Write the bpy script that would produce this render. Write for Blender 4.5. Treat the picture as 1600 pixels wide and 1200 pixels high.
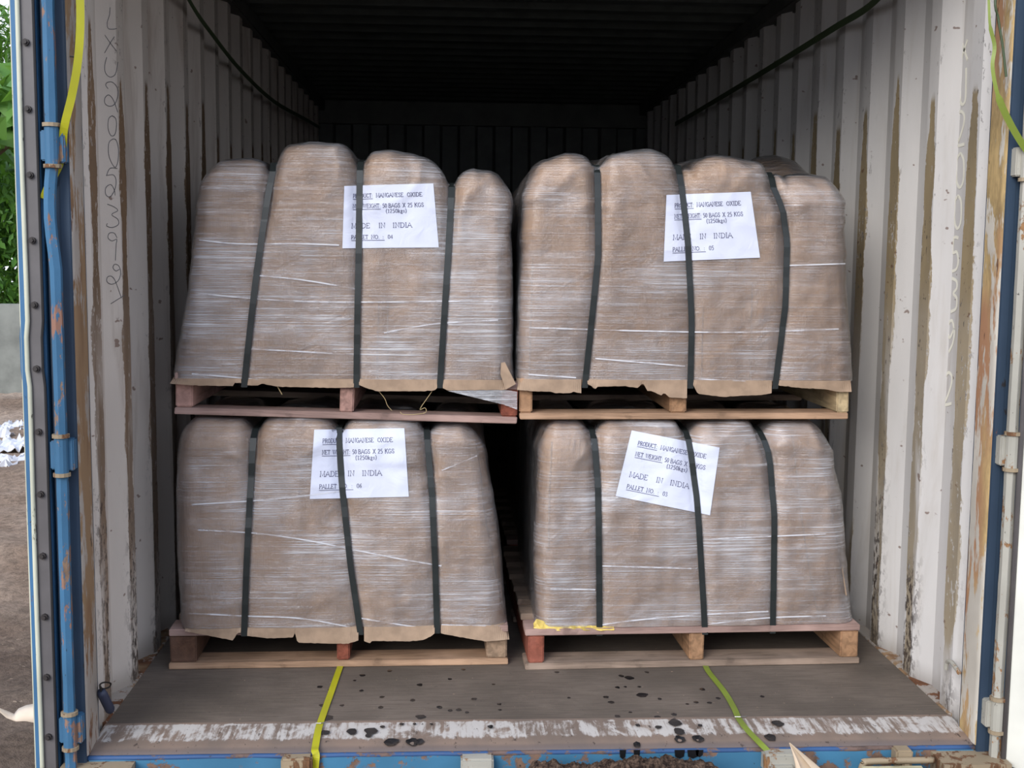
import bpy, bmesh, math, random
from mathutils import Vector, Matrix, noise
from mathutils.bvhtree import BVHTree
random.seed(7)
for o in list(bpy.data.objects): bpy.data.objects.remove(o)
SC = bpy.context.scene
COL = SC.collection

# ------------------------------------------------------------------ camera, sky, sun, exposure
CX, CD, CZ, YAW, PITCH, ROLL, FOC = -0.2429, 2.9525, 1.26415, 0.053886, 0.106442, 0.010028, 1847.55
CAM = Vector((CX, -CD, CZ))
FW = Vector((math.sin(YAW)*math.cos(PITCH), math.cos(YAW)*math.cos(PITCH), -math.sin(PITCH)))
R0 = Vector((math.cos(YAW), -math.sin(YAW), 0)); U0 = R0.cross(FW)
RT = R0*math.cos(ROLL) + U0*math.sin(ROLL); UP = -R0*math.sin(ROLL) + U0*math.cos(ROLL)
cd = bpy.data.cameras.new('camera'); cam = bpy.data.objects.new('camera', cd); COL.objects.link(cam)
cd.sensor_width = 36; cd.lens = FOC*36/1600; cd.clip_start = .02; cd.clip_end = 300
cam.matrix_world = Matrix(((RT.x, UP.x, -FW.x, CAM.x), (RT.y, UP.y, -FW.y, CAM.y), (RT.z, UP.z, -FW.z, CAM.z), (0, 0, 0, 1)))
SC.camera = cam

W = bpy.data.worlds.new('world'); SC.world = W; W.use_nodes = True
nt = W.node_tree; nt.nodes.clear()
wo = nt.nodes.new('ShaderNodeOutputWorld'); bg = nt.nodes.new('ShaderNodeBackground')
tc = nt.nodes.new('ShaderNodeTexCoord'); sp = nt.nodes.new('ShaderNodeSeparateXYZ'); rp = nt.nodes.new('ShaderNodeValToRGB')
nt.links.new(tc.outputs['Generated'], sp.inputs[0]); nt.links.new(sp.outputs['Z'], rp.inputs[0])
rp.color_ramp.elements[0].position = 0.0; rp.color_ramp.elements[0].color = (0.86, 0.90, 1.0, 1)
rp.color_ramp.elements[1].position = 0.9; rp.color_ramp.elements[1].color = (0.58, 0.72, 1.0, 1)
nt.links.new(rp.outputs[0], bg.inputs[0]); bg.inputs[1].default_value = 1.0
nt.links.new(bg.outputs[0], wo.inputs[0])

sd = bpy.data.lights.new('sun', 'SUN'); sd.energy = 1.9; sd.angle = math.radians(35); sd.color = (1.0, 0.97, 0.93)
sun = bpy.data.objects.new('sun', sd); COL.objects.link(sun)
sun.rotation_euler = Vector((0.50, 0.80, -0.50)).to_track_quat('-Z', 'Y').to_euler()
vs = SC.view_settings; vs.view_transform = 'Standard'; vs.look = 'None'; vs.gamma = 1; vs.use_curve_mapping = False
vs.exposure = 0.62

# ------------------------------------------------------------------ pixel rays (photograph 1600 x 1200)
def ray(px, py): return FW + RT*((px-800)/FOC) + UP*((600-py)/FOC)
def aty(px, py, Y): w = ray(px, py); return CAM + w*((Y+CD)/w.y)
def atz(px, py, Z): w = ray(px, py); return CAM + w*((Z-CZ)/w.z)
def atx(px, py, X): w = ray(px, py); return CAM + w*((X-CX)/w.x)
def atpl(px, py, p, n):
    w = ray(px, py); return CAM + w*((p-CAM).dot(n)/w.dot(n))
def lerp(a, b, t): return a+(b-a)*t
def interp(tab, x):
    if x <= tab[0][0]: return tab[0][1]
    for (a, b), (c, d) in zip(tab, tab[1:]):
        if x <= c: return lerp(b, d, (x-a)/max(1e-9, c-a))
    return tab[-1][1]
def sstep(a, b, x):
    t = min(1, max(0, (x-a)/(b-a))); return t*t*(3-2*t)

# ------------------------------------------------------------------ material helper
class NM:
    def __init__(s, name):
        s.m = bpy.data.materials.new(name); s.m.use_nodes = True; s.t = s.m.node_tree; s.t.nodes.clear()
        s.out = s.n('ShaderNodeOutputMaterial'); s.co = s.n('ShaderNodeTexCoord').outputs['Object']
    def n(s, k, **kw):
        x = s.t.nodes.new(k)
        for a, b in kw.items(): setattr(x, a, b)
        return x
    def set(s, sock, v):
        if isinstance(v, bpy.types.NodeSocket): s.t.links.new(v, sock)
        elif isinstance(v, (tuple, list)) and len(v) == 3 and sock.type == 'RGBA': sock.default_value = (*v, 1)
        else: sock.default_value = v
    def math(s, op, a, b=0.0, c=None, clamp=False):
        x = s.n('ShaderNodeMath', operation=op); x.use_clamp = clamp
        s.set(x.inputs[0], a); s.set(x.inputs[1], b)
        if c is not None: s.set(x.inputs[2], c)
        return x.outputs[0]
    def map(s, scale=(1, 1, 1), rot=(0, 0, 0), loc=(0, 0, 0), src=None):
        x = s.n('ShaderNodeMapping'); s.t.links.new(src or s.co, x.inputs[0])
        x.inputs['Location'].default_value = loc; x.inputs['Rotation'].default_value = rot; x.inputs['Scale'].default_value = scale
        return x.outputs[0]
    def noise(s, vec=None, scale=5, detail=4, rough=.55, dist=0):
        x = s.n('ShaderNodeTexNoise'); s.t.links.new(vec or s.co, x.inputs['Vector'])
        x.inputs['Scale'].default_value = scale; x.inputs['Detail'].default_value = detail
        x.inputs['Roughness'].default_value = rough; x.inputs['Distortion'].default_value = dist
        return x.outputs['Fac']
    def ramp(s, v, a, b, lo=0.0, hi=1.0):
        x = s.n('ShaderNodeMapRange'); x.clamp = True; x.interpolation_type = 'SMOOTHSTEP'
        s.set(x.inputs['Value'], v); s.set(x.inputs['From Min'], a); s.set(x.inputs['From Max'], b)
        s.set(x.inputs['To Min'], lo); s.set(x.inputs['To Max'], hi); return x.outputs[0]
    def mix(s, f, a, b):
        x = s.n('ShaderNodeMix', data_type='RGBA'); s.set(x.inputs[0], f); s.set(x.inputs[6], a); s.set(x.inputs[7], b); return x.outputs[2]
    def bump(s, h, st=.3, d=.01, nrm=None):
        x = s.n('ShaderNodeBump'); x.inputs['Strength'].default_value = st; x.inputs['Distance'].default_value = d
        s.set(x.inputs['Height'], h)
        if nrm is not None: s.t.links.new(nrm, x.inputs['Normal'])
        return x.outputs[0]
    def xyz(s):
        x = s.n('ShaderNodeSeparateXYZ'); s.t.links.new(s.co, x.inputs[0]); return x.outputs
    def bsdf(s, col, rough=.6, metal=0.0, nrm=None, spec=.5, **kw):
        x = s.n('ShaderNodeBsdfPrincipled'); s.set(x.inputs['Base Color'], col); s.set(x.inputs['Roughness'], rough)
        s.set(x.inputs['Metallic'], metal); s.set(x.inputs['Specular IOR Level'], spec)
        if nrm is not None: s.t.links.new(nrm, x.inputs['Normal'])
        for a, b in kw.items(): s.set(x.inputs[a], b)
        return x.outputs[0]
    def done(s, sh): s.t.links.new(sh, s.out.inputs[0]); return s.m
def srgb(r, g, b):
    f = lambda c: (c/255/12.92 if c <= 10 else ((c/255+.055)/1.055)**2.4)
    return (f(r), f(g), f(b))

def mat_plain(name, col, rough=.6, metal=0.0, var=.15, sc=8):
    m = NM(name); n = m.noise(scale=sc)
    c = m.mix(m.ramp(n, .3, .7), tuple(x*(1-var) for x in col), tuple(min(1, x*(1+var)) for x in col))
    return m.done(m.bsdf(c, rough, metal, m.bump(n, .15, .004)))

def mat_wood(name, col, dark=.55, axis='x'):
    m = NM(name)
    sc = (2.2, 26, 26) if axis == 'x' else (26, 2.2, 26)
    v = m.map(scale=sc); n = m.noise(v, 2.0, 6, .6, .6); n2 = m.noise(m.map(scale=tuple(q*3 for q in sc)), 3, 3)
    big = m.noise(scale=5, detail=3)
    c = m.mix(m.ramp(n, .3, .72), tuple(x*dark for x in col), col)
    c = m.mix(m.ramp(big, .45, .75, 0, .55), c, tuple(min(1, x*1.35+.03) for x in col))
    c = m.mix(m.ramp(m.noise(scale=14, detail=5), .58, .7, 0, .55), c, tuple(x*.35 for x in col))
    return m.done(m.bsdf(c, .8, 0, m.bump(m.math('ADD', n, n2), .35, .003), spec=.25))

def mat_wall(name, paint, rust, side):
    m = NM(name); X, Y, Z = m.xyz()
    ph = m.math('DIVIDE', m.math('SUBTRACT', Y, .225), .283)
    fr = m.math('ABSOLUTE', m.math('SUBTRACT', ph, m.math('ROUND', ph)))       # 0 at the inner flat
    rid = m.math('ROUND', ph)
    wn = m.n('ShaderNodeTexWhiteNoise', noise_dimensions='1D'); m.set(wn.inputs['W'], m.math('ADD', rid, 3.3 if side > 0 else 8.1))
    rnd = wn.outputs['Value']
    nz = m.noise(m.map(scale=(1, 1, .35)), 14, 5, .65)
    nf = m.noise(m.map(scale=(1, 1, .5)), 60, 4, .7)
    # pointed top, frayed sides; the streak sits where cargo rubbed the ribs
    top = m.math('SUBTRACT', 1.92, m.math('MULTIPLY', rnd, .16))
    taper = m.ramp(Z, m.math('SUBTRACT', top, .35), top, 1, 0)
    wid = m.math('MULTIPLY', m.math('ADD', .07, m.math('MULTIPLY', taper, .075)), m.ramp(m.noise(m.map(scale=(.2, .2, 1)), 2.2, 2), .3, .6, .55, 1.05))
    edge = m.math('SUBTRACT', m.math('ADD', wid, m.math('MULTIPLY', m.math('SUBTRACT', m.math('ADD', m.math('MULTIPLY', nz, .6), m.math('MULTIPLY', nf, .4)), .5), .20)), fr)
    st = m.ramp(edge, 0, .012)
    st = m.math('MULTIPLY', st, m.ramp(taper, 0, .05))
    low = m.ramp(Z, .65, 1.25)                                                 # streak breaks up lower down
    brk = m.ramp(m.noise(m.map(scale=(1, 1, .22), loc=(3, 0, 0)), 8, 4), .40, .56)
    st = m.math('MULTIPLY', st, m.math('MAXIMUM', low, m.math('MULTIPLY', brk, .85)))
    fin = m.ramp(m.noise(m.map(scale=(1, 1, .3)), 9, 4), .2, .8)
    rc = m.mix(fin, tuple(c*.6 for c in rust), rust)
    big = m.noise(m.map(scale=(1, 1, .35)), 3, 4)
    pc = m.mix(m.ramp(big, .35, .7), paint, tuple(c*.86 for c in paint))
    warm = m.ramp(m.noise(m.map(scale=(1, 1, .12)), 11, 5, .6, .4), .52, .72, 0, .42 if side < 0 else .26)
    pc = m.mix(warm, pc, tuple(c*.5 for c in (rust[0]*1.6, rust[1]*1.6, rust[2]*1.8)))
    fleck = m.ramp(m.math('ADD', nf, m.math('MULTIPLY', nz, .5)), .86, .92)
    st = m.math('MULTIPLY', st, m.math('SUBTRACT', 1.0, m.math('MULTIPLY', fleck, .75)))
    c = m.mix(m.math('MULTIPLY', st, .92), pc, rc)
    # dark chips on and beside the ribs, heavier near the floor
    lowz = m.ramp(Z, .1, 1.0, 1, 0)
    chipm = m.math('MULTIPLY', m.ramp(fr, .06, .26, 1, 0), m.ramp(m.math('ADD', nf, m.math('MULTIPLY', lowz, .12)), .60, .66))
    chipm = m.math('MULTIPLY', chipm, m.ramp(m.noise(m.map(scale=(1, 1, .3), loc=(0, 5, 0)), 5, 3), .42, .58))
    c = m.mix(m.math('MULTIPLY', chipm, .9), c, (.035, .022, .018))
    scr = m.ramp(m.noise(m.map(scale=(1, .6, 1), rot=(.5, 0, 0)), 34, 2, .5), .70, .74)
    c = m.mix(m.math('MULTIPLY', scr, .7), c, (.12, .05, .025))
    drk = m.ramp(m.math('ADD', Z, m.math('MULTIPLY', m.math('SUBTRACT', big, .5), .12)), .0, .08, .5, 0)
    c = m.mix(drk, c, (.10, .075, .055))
    r = m.math('ADD', .5, m.math('MULTIPLY', st, .35))
    return m.done(m.bsdf(c, r, 0, m.bump(m.math('ADD', nf, m.math('MULTIPLY', st, -.6)), .2, .003), spec=.35))

def mat_chipped(name, paint, under, amount=.5, deep=(.02, .015, .012), sc=10, stretch=(1, 1, .4), rough=.55, rust2=None):
    """paint worn through to another colour: amount 0 (clean) .. 1 (bare)"""
    m = NM(name); v = m.map(scale=stretch)
    n = m.noise(v, sc, 6, .65, .3); n2 = m.noise(v, sc*4.5, 4, .7)
    t = lerp(.72, .34, amount)
    k = m.ramp(m.math('ADD', n, m.math('MULTIPLY', m.math('SUBTRACT', n2, .5), .35)), t, t+.05)
    c = m.mix(m.ramp(m.noise(scale=3), .3, .7), paint, tuple(q*.75 for q in paint))
    u = m.mix(m.ramp(n2, .3, .7), tuple(q*.5 for q in under), under)
    if rust2: u = m.mix(m.ramp(m.noise(m.map(scale=stretch, loc=(7, 3, 1)), sc*.8, 3), .45, .6), u, rust2)
    c = m.mix(k, c, u)
    c = m.mix(m.ramp(m.noise(m.map(scale=stretch, loc=(1, 9, 4)), sc*3, 4, .7), .66, .70, 0, .85), c, deep)
    return m.done(m.bsdf(c, m.math('ADD', rough, m.math('MULTIPLY', k, .3)), 0, m.bump(m.math('SUBTRACT', n2, k), .3, .002), spec=.35))

BLUE = srgb(66, 112, 152); BLUE_D = srgb(50, 67, 86); RUST = srgb(120, 78, 52); OCHRE = srgb(180, 142, 86)
M = {}
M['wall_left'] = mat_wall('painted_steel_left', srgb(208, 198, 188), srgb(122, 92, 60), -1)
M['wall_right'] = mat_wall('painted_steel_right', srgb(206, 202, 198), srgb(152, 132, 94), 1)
M['wall_back'] = mat_plain('painted_steel_back_shaded', srgb(86, 88, 86), .6)  # light grey paint darkened: shade of the deep interior put into the colour
M['ceiling'] = mat_plain('painted_steel_roof_shaded', srgb(92, 96, 92), .6)  # roof grey lowered so the colour itself carries the dimness inside
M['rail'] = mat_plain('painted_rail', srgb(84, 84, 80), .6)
M['jamb_left'] = mat_chipped('jamb_paint_left', srgb(178, 168, 158), RUST, .62, sc=7, stretch=(1, 1, .3), rust2=srgb(150, 122, 92))
M['jamb_right'] = mat_chipped('jamb_paint_right', srgb(216, 208, 194), srgb(204, 174, 122), .66, sc=6, stretch=(1, 1, .28), rust2=srgb(172, 128, 96), deep=(.08, .03, .02))
M['blue'] = mat_chipped('blue_paint', BLUE, RUST, .18, sc=12)
M['blue_dark'] = mat_chipped('dark_blue_paint', BLUE_D, RUST, .12, sc=10)
M['blue_rusty'] = mat_chipped('rusty_blue_paint', srgb(64, 110, 144), srgb(142, 116, 96), .42, sc=16, rust2=srgb(140, 104, 88))
M['lip'] = mat_chipped('lip_paint', srgb(52, 84, 128), srgb(112, 92, 84), .5, sc=12, stretch=(.5, 1, 1))
M['rust_steel'] = mat_chipped('rusty_steel', srgb(160, 142, 116), srgb(118, 84, 58), .5, sc=20)
M['bracket'] = mat_chipped('bracket_paint', srgb(176, 172, 160), srgb(150, 112, 76), .42, sc=18, stretch=(1, 1, .6))
M['sill_blue'] = mat_chipped('sill_blue_paint', srgb(66, 120, 152), srgb(124, 98, 82), .42, sc=8, stretch=(1, 1, 1))
M['sill_plate'] = None
M['rubber'] = mat_plain('grey_rubber', srgb(92, 88, 88), .5)
M['rubber_dark'] = mat_plain('dark_rubber', srgb(38, 36, 36), .6)
M['gasket'] = mat_chipped('cream_gasket', srgb(206, 206, 184), srgb(110, 100, 80), .22, sc=20)
M['bolt'] = mat_plain('dark_bolt', srgb(44, 38, 36), .6)
M['door_white'] = mat_chipped('door_white_paint', srgb(232, 230, 218), srgb(206, 178, 150), .28, sc=5, deep=(.3, .2, .12), rust2=srgb(216, 196, 176))
M['kraft_flap'] = mat_plain('kraft_flap', srgb(160, 136, 114), .85, var=.12, sc=30)
M['strap_black'] = mat_plain('black_strap', srgb(33, 38, 38), .42, var=.1)
M['paper'] = None
M['ink'] = mat_plain('printed_ink', srgb(70, 70, 100), .8, var=.05)
M['marker'] = mat_plain('grey_marker', srgb(84, 84, 88), .8, var=.1)
M['cream_paint'] = mat_plain('cream_stencil_paint', srgb(232, 228, 212), .6, var=.04)
M['strap_yellow'] = mat_plain('yellow_strap', srgb(172, 168, 24), .45, var=.1)
M['strap_olive'] = mat_plain('olive_strap', srgb(120, 136, 48), .45, var=.12)
M['strap_green'] = mat_plain('dark_green_strap', srgb(70, 84, 56), .55, var=.1)
M['wire'] = mat_plain('steel_wire', srgb(150, 150, 150), .35, .8)
M['wire_dark'] = mat_plain('dark_wire', srgb(50, 46, 42), .6, .3)
def mat_edge():
    m = NM('film_edge'); n = m.noise(m.map(scale=(12, 12, 12)), 1, 3)
    p = m.bsdf((.82, .82, .86), .25, spec=.8); tr = m.n('ShaderNodeBsdfTransparent').outputs[0]
    x = m.n('ShaderNodeMixShader'); m.set(x.inputs[0], m.ramp(n, .35, .65, .05, .6)); m.t.links.new(tr, x.inputs[1]); m.t.links.new(p, x.inputs[2]); return m.done(x.outputs[0])
M['film_edge'] = mat_edge()
M['twine'] = mat_plain('straw_twine', srgb(170, 150, 110), .8)
M['navy'] = mat_plain('navy_handle', srgb(48, 54, 74), .5)
M['spot'] = mat_plain('oil_spot', srgb(26, 26, 28), .25, var=.1)
M['scrap'] = mat_plain('cardboard_scrap', srgb(196, 174, 148), .85, var=.1, sc=14)
M['scrap_white'] = mat_plain('pale_scrap', srgb(214, 196, 176), .8, var=.08)
M['plastic'] = mat_plain('litter_plastic', srgb(200, 200, 204), .45, var=.1)
M['yellow_sack'] = mat_plain('yellow_sack', srgb(196, 170, 84), .5, var=.4, sc=30)
M['bark'] = mat_plain('bark', srgb(84, 70, 54), .9)
M['concrete'] = mat_plain('concrete', srgb(120, 122, 116), .9, var=.3, sc=3)
M['wood_cream'] = mat_wood('pale_timber', srgb(190, 180, 146))
WOODS = {k: mat_wood('timber_'+k, srgb(*c)) for k, c in dict(pink=(164, 136, 126), tan=(178, 144, 116), pale=(206, 182, 140), red=(138, 84, 68), dark=(98, 72, 56), grey=(150, 130, 114)).items()}
WOODSY = {k: mat_wood('stringer_timber_'+k, srgb(*c), axis='y') for k, c in dict(pink=(176, 138, 126), tan=(166, 128, 96), pale=(198, 176, 138), red=(142, 80, 62), dark=(98, 70, 54), grey=(160, 134, 110)).items()}

def mat_floor():
    m = NM('plywood_floor'); X, Y, Z = m.xyz()
    g = m.noise(m.map(scale=(3, 38, 1)), 3, 6, .65, .4); b = m.noise(scale=2.6, detail=5); f = m.noise(scale=45, detail=4, rough=.7)
    c = m.mix(m.ramp(b, .3, .7), srgb(92, 83, 74), srgb(122, 110, 99))
    c = m.mix(m.ramp(g, .35, .7, 0, .55), c, srgb(82, 72, 66))
    c = m.mix(m.ramp(f, .64, .7, 0, .5), c, srgb(58, 52, 50))
    c = m.mix(m.ramp(m.noise(m.map(loc=(4, 4, 4)), 70, 2), .735, .75, 0, .8), c, srgb(176, 150, 126))
    return m.done(m.bsdf(c, .7, 0, m.bump(m.math('ADD', g, f), .3, .003), spec=.3))
M['floor'] = mat_floor()
def mat_sill():
    m = NM('sill_worn_plate'); X, Y, Z = m.xyz()
    n = m.noise(m.map(scale=(1, .55, 1), rot=(0, 0, .2)), 26, 6, .7, .6); b = m.noise(m.map(scale=(1, .4, 1)), 5, 4, .6)
    ln = m.noise(m.map(scale=(70, 4, 1), rot=(0, 0, .12)), 1, 4, .6)
    band = m.math('MULTIPLY', m.ramp(Y, .050, .085), m.ramp(Y, .178, .165))
    k = m.ramp(m.math('ADD', m.math('ADD', m.math('MULTIPLY', n, .6), m.math('MULTIPLY', ln, .45)), m.math('ADD', m.math('MULTIPLY', b, .45), m.math('MULTIPLY', band, .22))), .90, 1.03)
    under = m.mix(m.ramp(b, .35, .65), srgb(118, 104, 94), srgb(138, 118, 104))
    under = m.mix(m.ramp(Y, .045, .02, 0, .7), under, srgb(92, 84, 84))
    c = m.mix(k, under, srgb(192, 186, 180))
    c = m.mix(m.ramp(m.noise(m.map(loc=(3, 3, 3), scale=(1, .5, 1)), 60, 4, .7), .62, .68, 0, .8), c, srgb(64, 54, 50))
    return m.done(m.bsdf(c, .65, 0, m.bump(m.math('SUBTRACT', n, m.math('MULTIPLY', k, .4)), .4, .003), spec=.3))
M['sill_plate'] = mat_sill()
def mat_soil():
    m = NM('soil'); b = m.noise(scale=.9, detail=6); f = m.noise(scale=26, detail=6, rough=.7)
    X, Y, Z = m.xyz()
    c = m.mix(m.ramp(b, .35, .65), srgb(140, 118, 100), srgb(190, 168, 148))
    c = m.mix(m.ramp(Y, 1.0, 2.6, .75, 0), c, srgb(80, 66, 58))
    c = m.mix(m.ramp(f, .35, .7), c, m.mix(.5, c, (.02, .015, .012)))
    c = m.mix(m.ramp(m.noise(m.map(loc=(2, 2, 2)), 40, 3), .68, .72, 0, .7), c, srgb(170, 150, 130))
    return m.done(m.bsdf(c, .95, 0, m.bump(f, .8, .03), spec=.15))
M['soil'] = mat_soil()
def mat_kraft():
    m = NM('kraft_cardboard'); X, Y, Z = m.xyz()
    b = m.noise(m.map(scale=(1, 1, .6)), 4, 4); f = m.noise(m.map(scale=(1, 1, .15)), 26, 4, .6)
    c = m.mix(m.ramp(b, .3, .7), srgb(160, 130, 103), srgb(176, 146, 118))
    c = m.mix(m.ramp(f, .5, .72, 0, .4), c, srgb(140, 110, 84))
    fl = m.noise(m.map(scale=(260, 260, 3)), 1, 1)
    return m.done(m.bsdf(c, .75, 0, m.bump(m.math('ADD', m.math('MULTIPLY', f, 1.6), m.math('MULTIPLY', fl, .15)), .4, .01), spec=.25))
M['kraft'] = mat_kraft()
def mat_film(name, ang, seed, amt=1.0):
    """clear stretch film: fine, near-horizontal stretch marks, haze where layers overlap"""
    m = NM(name); L = (seed*3.1, seed*1.7, seed*5.3)
    s1 = m.noise(m.map(scale=(2.2, 2.2, 210), rot=(0, ang, 0), loc=L), 1.0, 5, .65, .15)
    s2 = m.noise(m.map(scale=(3.4, 3.4, 330), rot=(0, ang-.22, 0), loc=(L[1], L[0], L[2])), 1.0, 4, .65, .1)
    s3 = m.noise(m.map(scale=(.9, .9, 46), rot=(0, ang+.05, 0), loc=L), 1.0, 3, .6, .1)
    reg = m.ramp(m.noise(m.map(scale=(1, 1, 1.6), loc=L), 2.6, 3), .42, .58)
    s = m.math('ADD', m.math('MULTIPLY', s1, m.math('SUBTRACT', 1.0, reg)), m.math('MULTIPLY', s2, reg))
    wr = m.noise(m.map(scale=(1, 1, 1.4), loc=(L[2], 0, 0)), 9, 5, .6, .8)
    line = m.ramp(s, .46, .64)
    band = m.ramp(s3, .56, .70)
    pat = m.ramp(m.noise(m.map(scale=(1, 1, 1.8), loc=(0, L[0], 0)), 3.2, 4, .6), .40, .68)
    fac = m.math('ADD', m.math('ADD', .10, m.math('MULTIPLY', line, m.math('ADD', .13, m.math('MULTIPLY', pat, .34)))), m.math('ADD', m.math('MULTIPLY', band, .07), m.math('MULTIPLY', pat, .17)))
    fac = m.math('MULTIPLY', fac, amt)
    h = m.math('ADD', m.math('MULTIPLY', s, .35), m.math('MULTIPLY', wr, .9))
    b = m.bump(h, .8, .014)
    p = m.bsdf((.80, .80, .84), .26, 0, b, spec=1.0)
    tr = m.n('ShaderNodeBsdfTransparent').outputs[0]
    ms = m.n('ShaderNodeMixShader'); m.set(ms.inputs[0], fac); m.t.links.new(tr, ms.inputs[1]); m.t.links.new(p, ms.inputs[2])
    gl = m.n('ShaderNodeBsdfGlossy'); gl.inputs['Roughness'].default_value = .22; gl.inputs['Color'].default_value = (1, 1, 1, 1); m.t.links.new(b, gl.inputs['Normal'])
    fr = m.n('ShaderNodeFresnel'); fr.inputs[0].default_value = 1.5; m.t.links.new(b, fr.inputs['Normal'])
    ms2 = m.n('ShaderNodeMixShader'); m.set(ms2.inputs[0], m.math('MULTIPLY', fr.outputs[0], 1.3, clamp=True)); m.t.links.new(ms.outputs[0], ms2.inputs[1]); m.t.links.new(gl.outputs[0], ms2.inputs[2])
    return m.done(ms2.outputs[0])
def mat_paper():
    m = NM('label_paper'); n = m.noise(m.map(scale=(1, 1, 1)), 14, 3, .5, 1.2)
    return m.done(m.bsdf((.66, .69, .82), .55, 0, m.bump(n, .35, .01), spec=.3))
M['paper'] = mat_paper()
def mat_leaf(name, a, b):
    m = NM(name); n = m.noise(scale=2.5, detail=2); o = m.n('ShaderNodeNewGeometry').outputs['Random Per Island']
    c = m.mix(o, a, b)
    d = m.bsdf(c, .5, 0, spec=.4); t = m.n('ShaderNodeBsdfTranslucent'); m.set(t.inputs[0], m.mix(.5, c, (.25, .45, .03)))
    x = m.n('ShaderNodeMixShader'); x.inputs[0].default_value = .35; m.t.links.new(d, x.inputs[1]); m.t.links.new(t.outputs[0], x.inputs[2])
    return m.done(x.outputs[0])
M['leaf'] = mat_leaf('green_leaves', srgb(48, 84, 36), srgb(92, 140, 52))
M['leaf_light'] = mat_leaf('light_green_leaves', srgb(72, 118, 50), srgb(122, 164, 82))

# ------------------------------------------------------------------ object helpers
ORG = {}
def link(name, vs_, fs, mat, parent=None, smooth=False, kind=None, label=None, mats=None, fm=None):
    org = ORG.get(parent.name, Vector()) if parent else Vector()
    me = bpy.data.meshes.new(name); me.from_pydata([tuple(Vector(v)-org) for v in vs_], [], fs); me.validate(); me.update()
    for mm in (mats or [mat]): me.materials.append(mm)
    if fm:
        for p, k in zip(me.polygons, fm): p.material_index = k
    if smooth: me.shade_smooth()
    o = bpy.data.objects.new(name, me); COL.objects.link(o)
    if parent: o.parent = parent
    ORG[o.name] = org
    if kind: o['kind'] = kind
    if label: o['label'] = label
    return o
def thing(name, label, cat, loc=(0, 0, 0), group=None, rot=None):
    o = bpy.data.objects.new(name, None); COL.objects.link(o); o.location = loc; o.empty_display_size = .1
    o['label'] = label; o['category'] = cat
    if group: o['group'] = group
    if rot is not None: o.rotation_euler = rot; ORG[o.name] = Vector()
    else: ORG[o.name] = Vector(loc)
    return o
def tag(o, label, cat, group=None):
    o['label'] = label; o['category'] = cat
    if group: o['group'] = group
    return o
def boxm(x0, x1, y0, y1, z0, z1, bev=0.0, jit=0.0):
    bm = bmesh.new(); bmesh.ops.create_cube(bm, size=1)
    for v in bm.verts:
        v.co = Vector((lerp(x0, x1, v.co.x+.5), lerp(y0, y1, v.co.y+.5), lerp(z0, z1, v.co.z+.5)))
        if jit: v.co += Vector([random.uniform(-jit, jit) for _ in range(3)])
    if bev: bmesh.ops.bevel(bm, geom=bm.edges[:], offset=bev, segments=2, affect='EDGES')
    bm.verts.index_update()
    r = ([v.co.copy() for v in bm.verts], [[v.index for v in f.verts] for f in bm.faces]); bm.free(); return r
def join(*parts):
    V, F = [], []
    for v, f in parts:
        k = len(V); V += list(v); F += [[i+k for i in q] for q in f]
    return V, F
def tube(pts, r, seg=8, caps=True):
    pts = [Vector(p) for p in pts]; V, F = [], []
    for i, p in enumerate(pts):
        t = (pts[min(i+1, len(pts)-1)]-pts[max(i-1, 0)]).normalized()
        a = t.cross(Vector((0, 0, 1)) if abs(t.z) < .9 else Vector((1, 0, 0))).normalized(); b = t.cross(a)
        rr = r[i] if isinstance(r, (list, tuple)) else r
        for k in range(seg):
            w = 2*math.pi*k/seg; V.append(p+(a*math.cos(w)+b*math.sin(w))*rr)
    for i in range(len(pts)-1):
        for k in range(seg):
            F.append([i*seg+k, i*seg+(k+1) % seg, (i+1)*seg+(k+1) % seg, (i+1)*seg+k])
    if caps: F.append(list(range(seg))[::-1]); F.append([(len(pts)-1)*seg+k for k in range(seg)])
    return V, F
def ribbon(pts, nrm, width, th=.0015, side=None):
    """flat band through pts; nrm = face normal (vector or list), side = fixed width direction"""
    pts = [Vector(p) for p in pts]; V, F = [], []
    for i, p in enumerate(pts):
        t = (pts[min(i+1, len(pts)-1)]-pts[max(i-1, 0)]).normalized()
        n = Vector(nrm[i] if isinstance(nrm, list) else nrm)
        if side is not None: s = Vector(side); n = s.cross(t).normalized() if n.dot(s.cross(t)) > 0 else t.cross(s).normalized()
        else:
            s = t.cross(n).normalized(); n = s.cross(t).normalized()
        w = width[i] if isinstance(width, (list, tuple)) else width
        V += [p-s*w/2, p+s*w/2, p+s*w/2+n*th, p-s*w/2+n*th]
    for i in range(len(pts)-1):
        a = i*4; b = a+4
        for k in range(4): F.append([a+k, a+(k+1) % 4, b+(k+1) % 4, b+k])
    F.append([3, 2, 1, 0]); e = (len(pts)-1)*4; F.append([e, e+1, e+2, e+3])
    return V, F
def smooth_path(pts, n=6):
    pts = [Vector(p) for p in pts]; out = []
    for i in range(len(pts)-1):
        p0 = pts[max(0, i-1)]; p1 = pts[i]; p2 = pts[i+1]; p3 = pts[min(len(pts)-1, i+2)]
        for k in range(n):
            t = k/n
            out.append(.5*((2*p1)+(p2-p0)*t+(2*p0-5*p1+4*p2-p3)*t*t+(3*p1-p0-3*p2+p3)*t**3))
    out.append(pts[-1]); return out

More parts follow.
